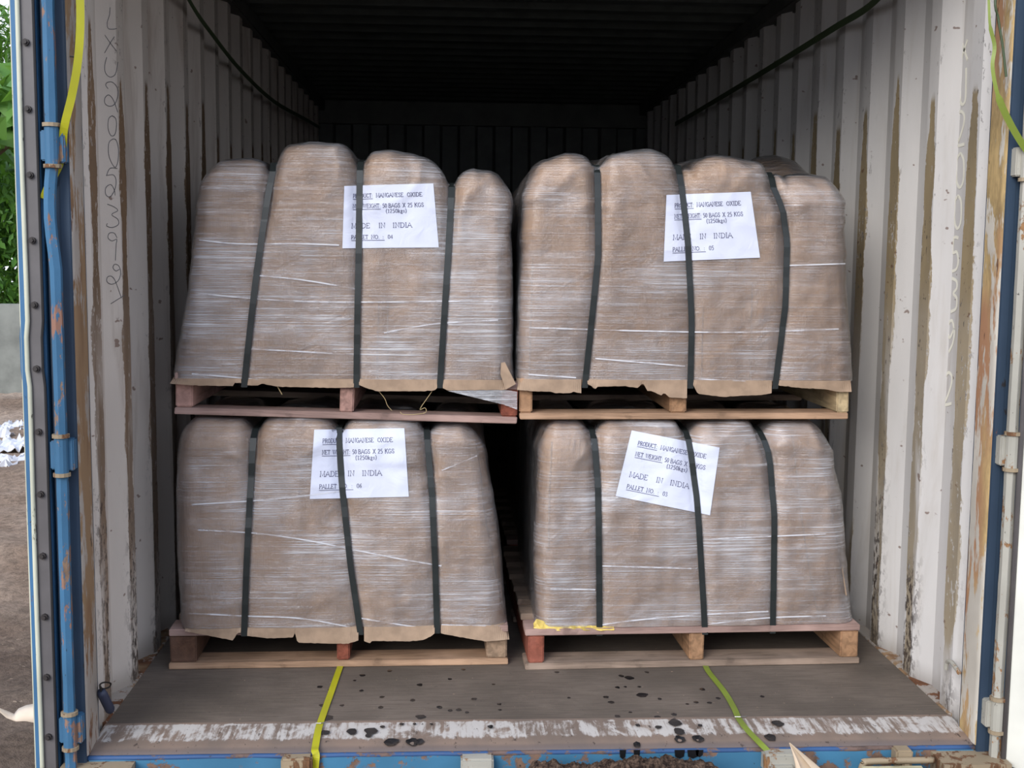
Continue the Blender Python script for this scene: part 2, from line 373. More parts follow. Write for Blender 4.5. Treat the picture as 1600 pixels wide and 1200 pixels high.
# ------------------------------------------------------------------ container shell
L_IN, H_IN = 5.87, 2.385
XI, XO = 1.17, 1.206
PITCHR, Y_R0 = .283, .225
def wall_profile():
    """(y, depth) : depth 0 = inner flat, 1 = outer flat"""
    p = [(.11, -.28), (.112, 1), (.125, 1)]
    y = Y_R0
    while y < L_IN-.15:
        p += [(y-.035, 0), (y+.035, 0), (y+.1035, 1), (y+.1755, 1)]; y += PITCHR
    p += [(L_IN, 1)]
    return p
def side_wall(name, s, mat):
    V, F = [], []
    pr = wall_profile()
    for y, d in pr:
        x = s*lerp(XI, XO, d); V += [(x, y, -.02), (x, y, H_IN), (x+s*.004, y, H_IN), (x+s*.004, y, -.02)]
    for i in range(len(pr)-1):
        a, b = i*4, i*4+4
        for k in range(4): F.append([a+k, a+(k+1) % 4, b+(k+1) % 4, b+k])
    n = len(V)-4; F += [[0, 1, 2, 3], [n+3, n+2, n+1, n]]
    return link(name, V, F, mat, kind='structure')
wl = side_wall('wall_left', -1, M['wall_left']); wr = side_wall('wall_right', 1, M['wall_right'])
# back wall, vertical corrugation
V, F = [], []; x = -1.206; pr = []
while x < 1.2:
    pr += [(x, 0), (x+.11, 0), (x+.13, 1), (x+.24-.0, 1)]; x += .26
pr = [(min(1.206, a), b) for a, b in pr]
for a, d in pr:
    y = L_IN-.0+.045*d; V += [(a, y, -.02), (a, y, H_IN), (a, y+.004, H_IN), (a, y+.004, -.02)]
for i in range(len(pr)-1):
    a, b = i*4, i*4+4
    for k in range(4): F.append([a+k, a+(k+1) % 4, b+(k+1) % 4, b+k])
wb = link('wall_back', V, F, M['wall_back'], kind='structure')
v, f = boxm(-1.2, 1.2, L_IN-.04, L_IN+.05, 2.22, H_IN, .004); link('trim_1', v, f, M['rail'], kind='structure')
# roof, transverse corrugation
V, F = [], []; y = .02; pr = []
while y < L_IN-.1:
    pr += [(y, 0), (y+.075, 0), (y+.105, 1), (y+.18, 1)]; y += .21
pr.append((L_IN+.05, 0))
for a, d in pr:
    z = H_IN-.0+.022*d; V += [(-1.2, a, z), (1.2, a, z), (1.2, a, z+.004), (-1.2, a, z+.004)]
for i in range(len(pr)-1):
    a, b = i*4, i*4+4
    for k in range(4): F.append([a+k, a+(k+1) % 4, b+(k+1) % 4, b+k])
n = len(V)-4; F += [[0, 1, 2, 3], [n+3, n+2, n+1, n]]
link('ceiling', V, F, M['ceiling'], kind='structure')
for k, s in enumerate((-1, 1)):      # top and bottom side rails
    v, f = join(boxm(*sorted((s*1.200, s*1.235)), -.0, L_IN+.05, 2.30, 2.46, .004), boxm(*sorted((s*1.145, s*1.215)), .11, L_IN, 2.31, H_IN-.002, .004), boxm(*sorted((s*1.212, s*1.235)), .02, L_IN+.05, -.16, -.03, .004))
    link('trim_%d' % (k+2), v, f, M['rail'], kind='structure')
# floor
fl = bpy.data.objects.new('floor', None); COL.objects.link(fl); fl['kind'] = 'structure'; ORG['floor'] = Vector()
ys = [.182, 1.38, 2.6, 3.82, 5.04, 5.90]
for a, b in zip(ys, ys[1:]):
    for xa, xb in ((-1.166, 1.166),):
        v, f = boxm(xa+(.0012 if xa else .0012), xb-.0012, a+.0012, b-.0012, -.028, 0, .0012)
        link('plywood_panel', v, f, M['floor'], fl)
# joint filler boards below the panels
v, f = boxm(-1.2, 1.2, .18, 5.9, -.06, -.0285); link('subfloor', v, f, M['rubber_dark'], fl)
v, f = join(boxm(-1.215, -1.163, .183, 5.9, -.04, .004, .001), boxm(1.163, 1.215, .183, 5.9, -.04, .004, .001)); link('floor_edge_strip', v, f, M['jamb_left'], fl)
# sill: worn white plate, blue rolled lip, blue face
NX = 90
V, F = [], []
prof = [(.181, 0.001), (.15, .000), (.06, -.006), (.03, -.010), (.016, -.016), (.012, -.024), (.014, -.03)]
for i in range(NX+1):
    x = lerp(-1.165, 1.165, i/NX); w = .0015*noise.noise(Vector((x*6, 0, 0)))
    for y, z in prof: V.append((x, y, z+w*(1 if y < .15 else 0)))
m_ = len(prof)
for i in range(NX):
    for k in range(m_-1): F.append([i*m_+k, i*m_+k+1, (i+1)*m_+k+1, (i+1)*m_+k])
sill = bpy.data.objects.new('trim_4', None); COL.objects.link(sill); sill['kind'] = 'structure'; ORG['trim_4'] = Vector()
link('sill_plate', V, F, M['sill_plate'], sill, smooth=True, label='worn white sill plate')
v, f = tube([(-1.163+i*.0465, .010+.0015*noise.noise(Vector((i*.5, 3, 0))), -.022+.001*noise.noise(Vector((i*.6, 0, 2)))) for i in range(51)], .007, 10)
link('sill_lip', v, f, M['lip'], sill, smooth=True, label='dark blue rolled lip')
v, f = boxm(-1.16, 1.16, .004, .17, -.165, -.02, .003); link('sill_face', v, f, M['sill_blue'], sill, label='blue sill beam with rust')
# keeper blocks on the sill face
for px0, px1, py, mt in ((440, 488, 1183, 'rust_steel'), (720, 771, 1183, 'bracket'), (1193, 1244, 1176, 'bracket'), (1398, 1424, 1170, 'rust_steel')):
    a = aty(px0, py, -.02); b = aty(px1, py, -.02)
    v, f = join(boxm(a.x, b.x, -.035, .006, a.z-.05, a.z, .005, .001), boxm(a.x+.012, b.x-.012, -.05, -.03, a.z-.08, a.z-.025, .004))
    link('lock_keeper', v, f, M[mt], sill)
a = aty(1340, 1186, -.03); b = aty(1455, 1184, -.03)
pts = smooth_path([(a.x, 0, a.z-.09), (a.x, -.04, a.z-.05), (a.x+.01, -.045, a.z-.008), (a.x+.03, -.045, a.z), (b.x, -.045, b.z)])
v, f = tube(pts, .009, 8); link('handle_guard', v, f, M['rust_steel'], sill, smooth=True)
# posts with jamb and castings
for k, s in enumerate((-1, 1)):
    post = bpy.data.objects.new('trim_%d' % (5+k), None); COL.objects.link(post); post['kind'] = 'structure'; ORG[post.name] = Vector()
    nz = 60; V, F = [], []
    prof = [(1.162, .112), (1.16, .10), (1.1585, .02), (1.1585, .004), (1.161, .0)]
    for i in range(nz+1):
        z = lerp(-.012, 2.30, i/nz)
        for q, (x, y) in enumerate(prof):
            d = .0022*noise.noise(Vector((s*5, y*9, z*7))) if 0 < q < 4 else 0
            V.append((s*(x-abs(d)), y, z))
    for i in range(nz):
        for q in range(4):
            a = i*5+q; F.append([a, a+1, a+6, a+5] if s < 0 else [a+5, a+6, a+1, a])
    link('jamb_face', V, F, M['jamb_left' if s < 0 else 'jamb_right'], post, smooth=True, label='worn white inner jamb face with rust')
    v, f = join(boxm(*sorted((s*1.1605, s*1.186)), -.004, .11, -.03, 2.30, .002), boxm(*sorted((s*1.184, s*1.219)), -.002, .11, -.03, 2.30, .002),
                boxm(*sorted((s*1.164, s*1.219)), .02, .13, 2.29, 2.6, .002))
    link('post_front', v, f, M['blue_dark'], post, label='blue front of the corner post')
    # corner casting with an oval hole
    x0, x1 = (1.040, 1.219)
    z1c, z0c, yf, yb = -.028, -.165, -.085, .06
    bm = bmesh.new(); N = 24; cxh, czh = (x0+x1)/2+.005, z1c-.055
    outer = []; inner = []; hx, hz = (x1-x0)/2, (z1c-z0c)/2; ocx, ocz = (x0+x1)/2, (z0c+z1c)/2
    Vc, Fc = [], []
    for i in range(N):
        w = 2*math.pi*(i+.5)/N; c_, s_ = math.cos(w), math.sin(w); t = 1/max(abs(c_)/hx, abs(s_)/hz)
        Vc.append((s*(ocx+c_*t), yf, ocz+s_*t))
    for i in range(N):
        w = 2*math.pi*(i+.5)/N; Vc.append((s*(cxh+math.cos(w)*.032), yf+.001, czh+math.sin(w)*.024))
    for i in range(N):
        w = 2*math.pi*(i+.5)/N; Vc.append((s*(cxh+math.cos(w)*.032), yf+.05, czh+math.sin(w)*.024))
    for i in range(N):
        j = (i+1) % N; Fc.append([i, j, N+j, N+i]); Fc.append([N+i, N+j, 2*N+j, 2*N+i])
    for i in range(N):
        v_ = Vc[i]; Vc.append((v_[0], yb, v_[2]))
    for i in range(N):
        j = (i+1) % N; Fc.append([i, 3*N+i, 3*N+j, j])
    Vc += [(s*(cxh+.032), yf+.052, czh)]; Fc.append([2*N+i for i in range(N)]); Fc.append([3*N+i for i in range(N)])
    link('corner_casting', Vc, Fc, M['rust_steel'], post)
    # hinge column
    xt = 1.197 if s > 0 else 1.190
    br = ((1.475, 1.563), (.728, .815), (.03, .112), (2.1, 2.2)) if s < 0 else ((1.475, 1.555), (.742, .826), (.045, .125), (2.1, 2.2))
    br = sorted(br)
    for z0, z1 in br:
        zc = (z0+z1)/2
        v, f = join(tube([(s*xt, -.034, z0), (s*xt, -.034, z1)], .0165, 12),
                    boxm(*sorted((s*(xt-.028), s*(xt+.004))), -.03, .022, z0+.004, z1-.004, .003),
                    boxm(*sorted((s*(xt+.0), s*(xt+.027))), -.036, -.02, z0+.008, z1-.008, .003))
        hb = link('hinge', v, f, M['bracket' if s > 0 else 'blue_rusty'], post)
        v, f = join(tube([(s*xt, -.034, z1), (s*xt, -.034, z1+.009)], .021, 12), tube([(s*xt, -.034, z0-.009), (s*xt, -.034, z0)], .021, 12))
        link('hinge_collar', v, f, M['rust_steel'], hb)
    zs = [-.14]+[q for b_ in br for q in (b_[0]-.008, b_[1]+.008)]+[2.29]
    for i in range(0, len(zs), 2):
        za, zb = zs[i], zs[i+1]
        pts = []; n = 16
        for j in range(n+1):
            z = lerp(za, zb, j/n); dx = 0
            if s < 0 and abs(z-1.36) < .12: dx = -.010*math.cos((z-1.36)/.12*math.pi/2)
            pts.append((s*xt+dx, -.032+.003*noise.noise(Vector((z*3, s, 0))), z))
        v, f = tube(pts, [.0145+.0012*noise.noise(Vector((j*.7, za, s))) for j in range(n+1)], 6)
        link('hinge_rod', v, f, M['blue_rusty' if s < 0 else 'bracket'], post)
# header above the opening
v, f = boxm(-1.219, 1.219, -.0, .11, 2.285, 2.6, .003); link('trim_7', v, f, M['blue'], kind='structure')
v, f = boxm(-1.16, 1.16, .1105, .14, 2.285, 2.384, .002); link('trim_8', v, f, M['rail'], kind='structure')

# ------------------------------------------------------------------ doors
d1 = bpy.data.objects.new('door_1', None); COL.objects.link(d1); d1['kind'] = 'structure'; ORG['door_1'] = Vector()
d1['label'] = 'left container door folded back along the outside, edge with gasket facing out'
v, f = boxm(-1.283, -1.226, -.012, 1.14, -.07, 2.27, .003); link('door_leaf', v, f, M['blue'], d1)
v, f = boxm(-1.287, -1.2835, .03, 1.1, -.03, 2.23, .001); link('inner_face', v, f, M['door_white'], d1)
def wob(x, y, a, seed):
    return [(x+a*noise.noise(Vector((z*.05, seed, 0)))-(.004 if 25 < z < 29 else 0), y, -.06+z*.04) for z in range(59)]
v, f = ribbon(wob(-1.275, -.016, .002, 3), (0, -1, 0), .011, .006, side=(1, 0, 0)); link('edge_flange', v, f, M['blue'], d1)
v, f = tube([(-1.2815, -.020, -.06), (-1.2815, -.020, 2.27)], .0022, 6); link('edge_lip', v, f, M['gasket'], d1)
v, f = tube(wob(-1.265, -.024, .005, 9), .0058, 8); link('gasket', v, f, M['gasket'], d1, smooth=True)
v, f = ribbon(wob(-1.246, -.014, .001, 5), (0, -1, 0), .030, .006, side=(1, 0, 0)); link('gasket_retainer', v, f, M['rubber'], d1)
v, f = tube(wob(-1.2295, -.018, .0015, 6), .0035, 6); link('gasket_inner_lip', v, f, M['rubber_dark'], d1)
for i in range(15):
    z = .05+i*.1555
    v, f = join(tube([(-1.247, -.018, z), (-1.247, -.027, z)], .0085, 8), tube([(-1.247, -.027, z), (-1.247, -.032, z)], .005, 6))
    link('bolt', v, f, M['bolt'], d1)
# locking rod keepers on the outer face of the folded left door, seen from the side only
# right door, opened about 134 degrees
d2 = bpy.data.objects.new('door_2', None); COL.objects.link(d2); d2['kind'] = 'structure'
d2['label'] = 'right container door swung open, white inner face'
hp = Vector((1.212, -.038, 0)); ang = math.radians(44)
d2.location = hp; d2.rotation_euler = (0, 0, -(math.pi/2-ang)); ORG['door_2'] = Vector()
# local: x along the leaf away from the hinge, inner face towards -y
v, f = boxm(-.008, 1.14, .004, .052, -.052, 2.25, .003); link('door_leaf', v, f, M['blue'], d2)
V, F = [], []; pr = [(.006, 0)]
xx = .10
while xx < 1.0: pr += [(xx, 0), (xx+.02, 1), (xx+.20, 1), (xx+.22, 0)]; xx += .26
pr.append((1.13, 0))
for a, d in pr: V += [(a, -.004+.0*d-.004*d, -.045), (a, -.004-.004*d, 2.24), (a, .004, 2.24), (a, .004, -.045)]
for i in range(len(pr)-1):
    a, b = i*4, i*4+4
    for k in range(4): F.append([a+k, a+(k+1) % 4, b+(k+1) % 4, b+k])
F += [[0, 1, 2, 3], [len(V)-1, len(V)-2, len(V)-3, len(V)-4]]
link('inner_face', V, F, M['door_white'], d2)
v, f = join(tube([(.008, -.006, -.05), (.008, -.006, 2.25)], .007, 8)); link('gasket', v, f, M['rubber'], d2, smooth=True)
v, f = boxm(-.015, -.008, .0, .05, -.05, 2.25, .001); link('gasket_retainer', v, f, M['rubber_dark'], d2)
v, f = tube([(-.018, .012, -.05), (-.018, .012, 2.25)], .004, 6); link('edge_lip', v, f, M['rubber'], d2)
v, f = boxm(0, 1.14, -.008, .04, -.058, -.046, .002); link('bottom_gasket', v, f, M['rubber_dark'], d2)

# ------------------------------------------------------------------ writing on the walls (strokes in the wall planes)
def stroke_mesh(lines, plane_p, plane_n, width, off=.0008):
    parts = []
    for ln in lines:
        pts = [atpl(x, y, plane_p, plane_n)+plane_n*off for x, y in ln]
        parts.append(ribbon(smooth_path(pts, 4), plane_n, width, .0004))
    return join(*parts)
pn = Vector((.0725, .036, 0)).normalized(); pn = Vector((.0685, -.036, 0)).normalized()
pa = Vector((-XO, Y_R0+.1755, 1)); pb = Vector((-XI, Y_R0+PITCHR-.035, 1)); t_ = (pb-pa).normalized(); pn = Vector((t_.y, -t_.x, 0))
if pn.x < 0: pn = -pn
z = lambda L, ox=130, oy=0, k=4.8: [(ox+x/k, oy+y/k) for x, y in L]
left_lines = [z([(200, 55), (196, 110), (178, 170), (185, 212), (215, 220), (250, 214)]),
    z([(160, 262), (200, 320), (250, 385)]), z([(232, 275), (200, 325), (158, 398)]),
    z([(175, 430), (160, 490), (165, 545), (200, 578), (240, 555), (258, 465)]),
    z([(185, 665), (168, 640), (180, 618), (220, 618), (255, 660), (258, 720), (235, 780), (195, 797), (162, 775), (162, 735), (190, 712), (225, 750), (258, 842)]),
    z([(215, 868), (190, 890), (185, 960), (205, 1015), (235, 1010), (248, 950), (243, 890), (215, 868)]),
    z([(222, 1042), (192, 1070), (188, 1150), (208, 1215), (240, 1255), (260, 1200), (262, 1110), (245, 1050), (222, 1042)]),
    [(x, y) for x, y in z([(255, 160), (200, 158), (172, 215)], oy=230)],
    z([(178, 212), (225, 208), (245, 250), (235, 320), (200, 372), (168, 355), (168, 305), (205, 280), (232, 320), (238, 362)], oy=230),
    z([(180, 428), (225, 445), (258, 475), (212, 505), (258, 540), (262, 580), (215, 603), (175, 590), (180, 572)], oy=230),
    z([(252, 680), (232, 645), (195, 645), (185, 680), (215, 703), (250, 690), (246, 730), (240, 850)], oy=230),
    z([(270, 915), (245, 928), (222, 905), (235, 878), (265, 890), (280, 940), (262, 1000), (215, 1028), (178, 1010), (180, 975), (210, 968), (240, 1005), (285, 1132)], oy=230),
    z([(205, 1175), (260, 1140), (312, 1108)], oy=230)]
v, f = stroke_mesh(left_lines, pa, pn, .0017); link('handwriting', v, f, M['marker'], wl)
GL = {'U': [[(0, 0), (0, .8), (.25, 1), (.7, 1), (1, .8), (1, 0)]], '2': [[(0, .15), (.4, 0), (.9, .12), (.85, .4), (.4, .75), (0, 1), (1, .97)]],
      '0': [[(.5, 0), (.1, .15), (0, .5), (.1, .85), (.5, 1), (.9, .85), (1, .5), (.9, .15), (.5, 0)]], '5': [[(.9, 0), (.2, 0), (.1, .42), (.7, .42), (1, .65), (.8, .92), (.1, 1)]],
      '3': [[(.1, 0), (.8, .08), (.9, .3), (.4, .45), (.95, .6), (.9, .9), (.1, 1)]], '9': [[(1, .3), (.6, .02), (.1, .12), (0, .4), (.4, .55), (1, .3), (.9, .7), (.3, 1)]],
      'X': [[(0, 0), (1, 1)], [(1, 0), (0, 1)]]}
rl = []
for ch, x0, x1, y0, y1, sl in (('X', 1502, 1512, 62, 94, 0), ('U', 1501, 1510, 106, 162, -1), ('2', 1497, 1508, 174, 227, -1), ('0', 1495, 1507, 240, 293, -1), ('0', 1492, 1503, 306, 357, -1),
                           ('5', 1489, 1499, 372, 424, -2), ('3', 1487, 1497, 435, 487, -2), ('9', 1482, 1492, 500, 550, -2), ('2', 1478, 1489, 582, 632, -2)):
    for ln in GL[ch]: rl.append([(lerp(x0, x1, a)+sl*b, lerp(y0, y1, b)) for a, b in ln])
v, f = stroke_mesh(rl, Vector((XO, 0, 0)), Vector((-1, 0, 0)), .009); link('painted_numbers', v, f, M['cream_paint'], wr)

# ------------------------------------------------------------------ pallets
def pallet(label, x0, x1, yfront, z0, yaw, tilt, strs, cols, H=.125, depth=1.06, grp='wooden pallets'):
    o = thing('wooden_pallet', label, 'pallet', ((x0+x1)/2, yfront, z0), grp, rot=(0, tilt, yaw))
    w = (x1-x0)/2; bt, dt = .020, .020
    for i, (a, b, cm) in enumerate(strs):
        v, f = boxm(a-(x0+x1)/2, b-(x0+x1)/2, .004, depth-.004, bt+.0004, H-dt-.0004, .004, .001)
        link('stringer', v, f, WOODSY[cm], o)
    for i, yy in enumerate((0, depth/2-.05, depth-.1)):
        v, f = boxm(-w+.002*i, w-.002*i, yy, yy+.10, 0, bt, .002, .0012); link('bottom_board', v, f, WOODS[cols[0] if i == 0 else 'grey'], o)
    n = 7
    for i in range(n):
        yy = i*(depth-.1)/(n-1)
        v, f = boxm(-w+random.uniform(0, .004), w-random.uniform(0, .004), yy, yy+.1, H-dt, H, .002, .001); link('deck_board', v, f, WOODS[cols[1] if i == 0 else 'grey'], o)
    return o
def X(px, py, Y=.61): return aty(px, py, Y).x
PA = pallet('dark pinkish wooden pallet under the upper left wrapped load', X(272, 640), X(808, 650), .61, .7745, 0, math.radians(1.45),
            [(X(273, 620), X(300, 620), 'pink'), (X(530, 620), X(552, 620), 'pink'), (X(783, 630), X(808, 630), 'red')], ('pink', 'pink'))
PB = pallet('tan wooden pallet under the upper right wrapped load, right stringer pale', X(812, 650), X(1325, 655), .61, .776, 0, math.radians(-.2),
            [(X(812, 630), X(832, 630), 'tan'), (X(1047, 630), X(1073, 630), 'tan'), (X(1308, 630), X(1327, 630), 'pale')], ('tan', 'tan'))
PC = pallet('tan wooden pallet on the floor at left, dark double left stringer', X(265, 1040), X(794, 1035), .61, .001, math.radians(1.1), 0,
            [(X(266, 1010), X(308, 1010), 'dark'), (X(526, 1010), X(546, 1010), 'red'), (X(760, 1010), X(793, 1010), 'grey')], ('tan', 'pink'))
PD = pallet('wooden pallet on the floor at right with reddish left stringer and bare front deck board', X(819, 1040), X(1341, 1030), .585, .001, math.radians(1.6), 0,
            [(X(824, 1020), X(849, 1020), 'red'), (X(1075, 1018), X(1098, 1018), 'tan'), (X(1312, 1010), X(1340, 1010), 'tan')], ('grey', 'pink'), H=.128)

# ------------------------------------------------------------------ serif stroke font for the labels
FONT = {
 'A': (.72, [[(0, 0), (.36, 1), (.72, 0)], [(.14, .35), (.58, .35)]], [(0, 0), (.72, 0)]), 'B': (.62, [[(.1, 0), (.1, 1), (.4, 1), (.54, .76), (.38, .53), (.1, .53)], [(.38, .53), (.6, .28), (.42, 0), (.1, 0)]], [(.1, 0), (.1, 1)]),
 'C': (.66, [[(.62, .75), (.5, .95), (.3, 1), (.08, .8), (.02, .5), (.08, .2), (.3, 0), (.5, .05), (.63, .25)]], []), 'D': (.7, [[(.1, 0), (.1, 1), (.4, 1), (.66, .75), (.66, .25), (.4, 0), (.1, 0)]], [(.1, 0), (.1, 1)]),
 'E': (.6, [[(.55, .85), (.55, 1), (.1, 1), (.1, 0), (.57, 0), (.57, .18)], [(.1, .52), (.42, .52)]], [(.1, 0), (.1, 1)]), 'G': (.72, [[(.62, .8), (.5, .97), (.3, 1), (.08, .8), (.02, .5), (.08, .2), (.3, 0), (.5, .03), (.62, .15), (.62, .45)], [(.45, .45), (.72, .45)]], []),
 'H': (.72, [[(.1, 0), (.1, 1)], [(.62, 0), (.62, 1)], [(.1, .52), (.62, .52)]], [(.1, 0), (.1, 1), (.62, 0), (.62, 1)]), 'I': (.28, [[(.14, 0), (.14, 1)]], [(.14, 0), (.14, 1)]),
 'K': (.7, [[(.1, 0), (.1, 1)], [(.58, 1), (.1, .45)], [(.25, .6), (.64, 0)]], [(.1, 0), (.1, 1), (.58, 1), (.64, 0)]), 'L': (.58, [[(.1, 1), (.1, 0), (.55, 0), (.56, .2)]], [(.1, 0), (.1, 1)]),
 'M': (.86, [[(.08, 0), (.1, 1), (.43, .1), (.76, 1), (.78, 0)]], [(.08, 0), (.1, 1), (.76, 1), (.78, 0)]), 'N': (.74, [[(.1, 0), (.1, 1), (.64, 0), (.64, 1)]], [(.1, 0), (.1, 1), (.64, 1)]),
 'O': (.72, [[(.36, 1), (.1, .82), (.02, .5), (.1, .18), (.36, 0), (.62, .18), (.7, .5), (.62, .82), (.36, 1)]], []), 'P': (.58, [[(.1, 0), (.1, 1), (.4, 1), (.56, .74), (.4, .48), (.1, .48)]], [(.1, 0), (.1, 1)]),
 'R': (.68, [[(.1, 0), (.1, 1), (.4, 1), (.55, .76), (.4, .52), (.1, .52)], [(.3, .52), (.64, 0)]], [(.1, 0), (.1, 1), (.64, 0)]), 'S': (.54, [[(.48, .78), (.4, .97), (.2, 1), (.06, .8), (.12, .6), (.42, .42), (.5, .2), (.35, 0), (.15, .02), (.04, .24)]], []),
 'T': (.62, [[(.31, 0), (.31, 1)], [(.02, .82), (.04, 1), (.58, 1), (.6, .82)]], [(.31, 0)]), 'U': (.72, [[(.1, 1), (.1, .25), (.25, .02), (.48, .02), (.62, .25), (.62, 1)]], [(.1, 1), (.62, 1)]),
 'W': (.95, [[(.02, 1), (.26, 0), (.48, .9), (.7, 0), (.93, 1)]], [(.02, 1), (.48, .95), (.93, 1)]), 'X': (.7, [[(.08, 1), (.62, 0)], [(.6, 1), (.06, 0)]], [(.08, 1), (.62, 0), (.6, 1), (.06, 0)]),
 '0': (.5, [[(.25, 1), (.06, .8), (.04, .2), (.25, 0), (.45, .2), (.44, .8), (.25, 1)]], []), '1': (.4, [[(.08, .85), (.22, 1), (.22, 0)]], [(.22, 0)]), '2': (.5, [[(.05, .75), (.15, 1), (.38, .98), (.44, .72), (.05, 0), (.46, 0)]], []),
 '3': (.5, [[(.06, .85), (.25, 1), (.42, .8), (.2, .55), (.46, .3), (.3, 0), (.04, .08)]], []), '4': (.5, [[(.36, 0), (.36, 1), (.03, .3), (.48, .3)]], []), '5': (.5, [[(.45, 1), (.15, 1), (.08, .6), (.35, .58), (.46, .3), (.3, 0), (.04, .05)]], []),
 '6': (.5, [[(.42, 1), (.15, .75), (.05, .3), (.24, 0), (.44, .2), (.4, .5), (.1, .45)]], []), ':': (.22, [[(.1, .05), (.12, .14)], [(.1, .5), (.12, .6)]], []), '.': (.22, [[(.1, 0), (.12, .1)]], []),
 '(': (.3, [[(.25, 1.1), (.08, .7), (.08, .2), (.25, -.2)]], []), ')': (.3, [[(.05, 1.1), (.22, .7), (.22, .2), (.05, -.2)]], []), 'k': (.5, [[(.08, 0), (.08, 1.05)], [(.4, .65), (.1, .3)], [(.2, .4), (.46, 0)]], [(.08, 0), (.46, 0)]),
 'g': (.46, [[(.38, .6), (.15, .65), (.06, .42), (.2, .22), (.36, .35), (.34, .6)], [(.2, .22), (.1, .05), (.4, -.05), (.35, -.28), (.06, -.22), (.1, 0)]], []), 's': (.38, [[(.32, .52), (.18, .65), (.06, .5), (.3, .2), (.2, 0), (.04, .12)]], []), ' ': (.3, [], [])}
def text_lines(s, u0, u1, v0, h, aspect):
    """strokes in label space (u right 0..1, v up 0..1) filling u0..u1; h = cap height in v"""
    adv = sum(FONT[c][0]+.1 for c in s)
    k = (u1-u0)/adv; out = []; x = u0
    for c in s:
        w, st, se = FONT[c]
        for ln in st: out.append([(x+a*k, v0+b*h) for a, b in ln])
        for a, b in se: out.append([(x+(a-.1)*k, v0+b*h), (x+(a+.1)*k, v0+b*h)])
        x += (w+.1)*k
    return out
def label_text(no):
    T = []
    a = 1.35
    for s, u0, u1, v0, h in (('PRODUCT:', .10, .32, .805, .062), ('MANGANESE', .355, .66, .805, .062), ('OXIDE', .70, .87, .805, .062),
        ('NET', .10, .19, .64, .062), ('WEIGHT:', .215, .405, .64, .062), ('50', .425, .475, .64, .062), ('BAGS', .49, .62, .64, .062), ('X', .645, .68, .64, .062), ('25', .70, .755, .64, .062), ('KGS', .775, .88, .64, .062),
        ('(1250kgs)', .46, .69, .555, .058), ('MADE', .09, .29, .32, .075), ('IN', .38, .455, .32, .075), ('INDIA', .53, .74, .32, .075),
        ('PALLET', .09, .27, .145, .062), ('NO.', .30, .39, .145, .062), (':', .42, .435, .145, .062), (no, .475, .53, .145, .062)):
        T += text_lines(s, u0, u1, v0, h, a)
    for u0, u1, v0 in ((.10, .32, .782), (.10, .405, .617), (.09, .44, .122)): T.append([(lerp(u0, u1, i/8), v0) for i in range(9)])
    return T

# ------------------------------------------------------------------ wrapped loads
FILMS = [mat_film('stretch_film_a', .03, 1.0, .95), mat_film('stretch_film_b', -.05, 2.3, .68), mat_film('stretch_film_c', .06, 3.7, .85), mat_film('stretch_film_d', -.02, 4.9, .95)]
def box_grid(nx, ny, nzz):
    """surface grid of a box without bottom : list of (a,b,c) a,b in -1..1, c in 0..1"""
    idx = {}; V = []; F = []
    def g(i, j, k):
        key = (i, j, k)
        if key not in idx: idx[key] = len(V); V.append((2*i/nx-1, 2*j/ny-1, k/nzz))
        return idx[key]
    for i in range(nx):
        for k in range(nzz):
            F.append([g(i, 0, k), g(i+1, 0, k), g(i+1, 0, k+1), g(i, 0, k+1)]); F.append([g(i+1, ny, k), g(i, ny, k), g(i, ny, k+1), g(i+1, ny, k+1)])
    for j in range(ny):
        for k in range(nzz):
            F.append([g(0, j+1, k), g(0, j, k), g(0, j, k+1), g(0, j+1, k+1)]); F.append([g(nx, j, k), g(nx, j+1, k), g(nx, j+1, k+1), g(nx, j, k+1)])
    for i in range(nx):
        for j in range(ny): F.append([g(i, j, nzz), g(i+1, j, nzz), g(i+1, j+1, nzz), g(i, j+1, nzz)])
    return V, F
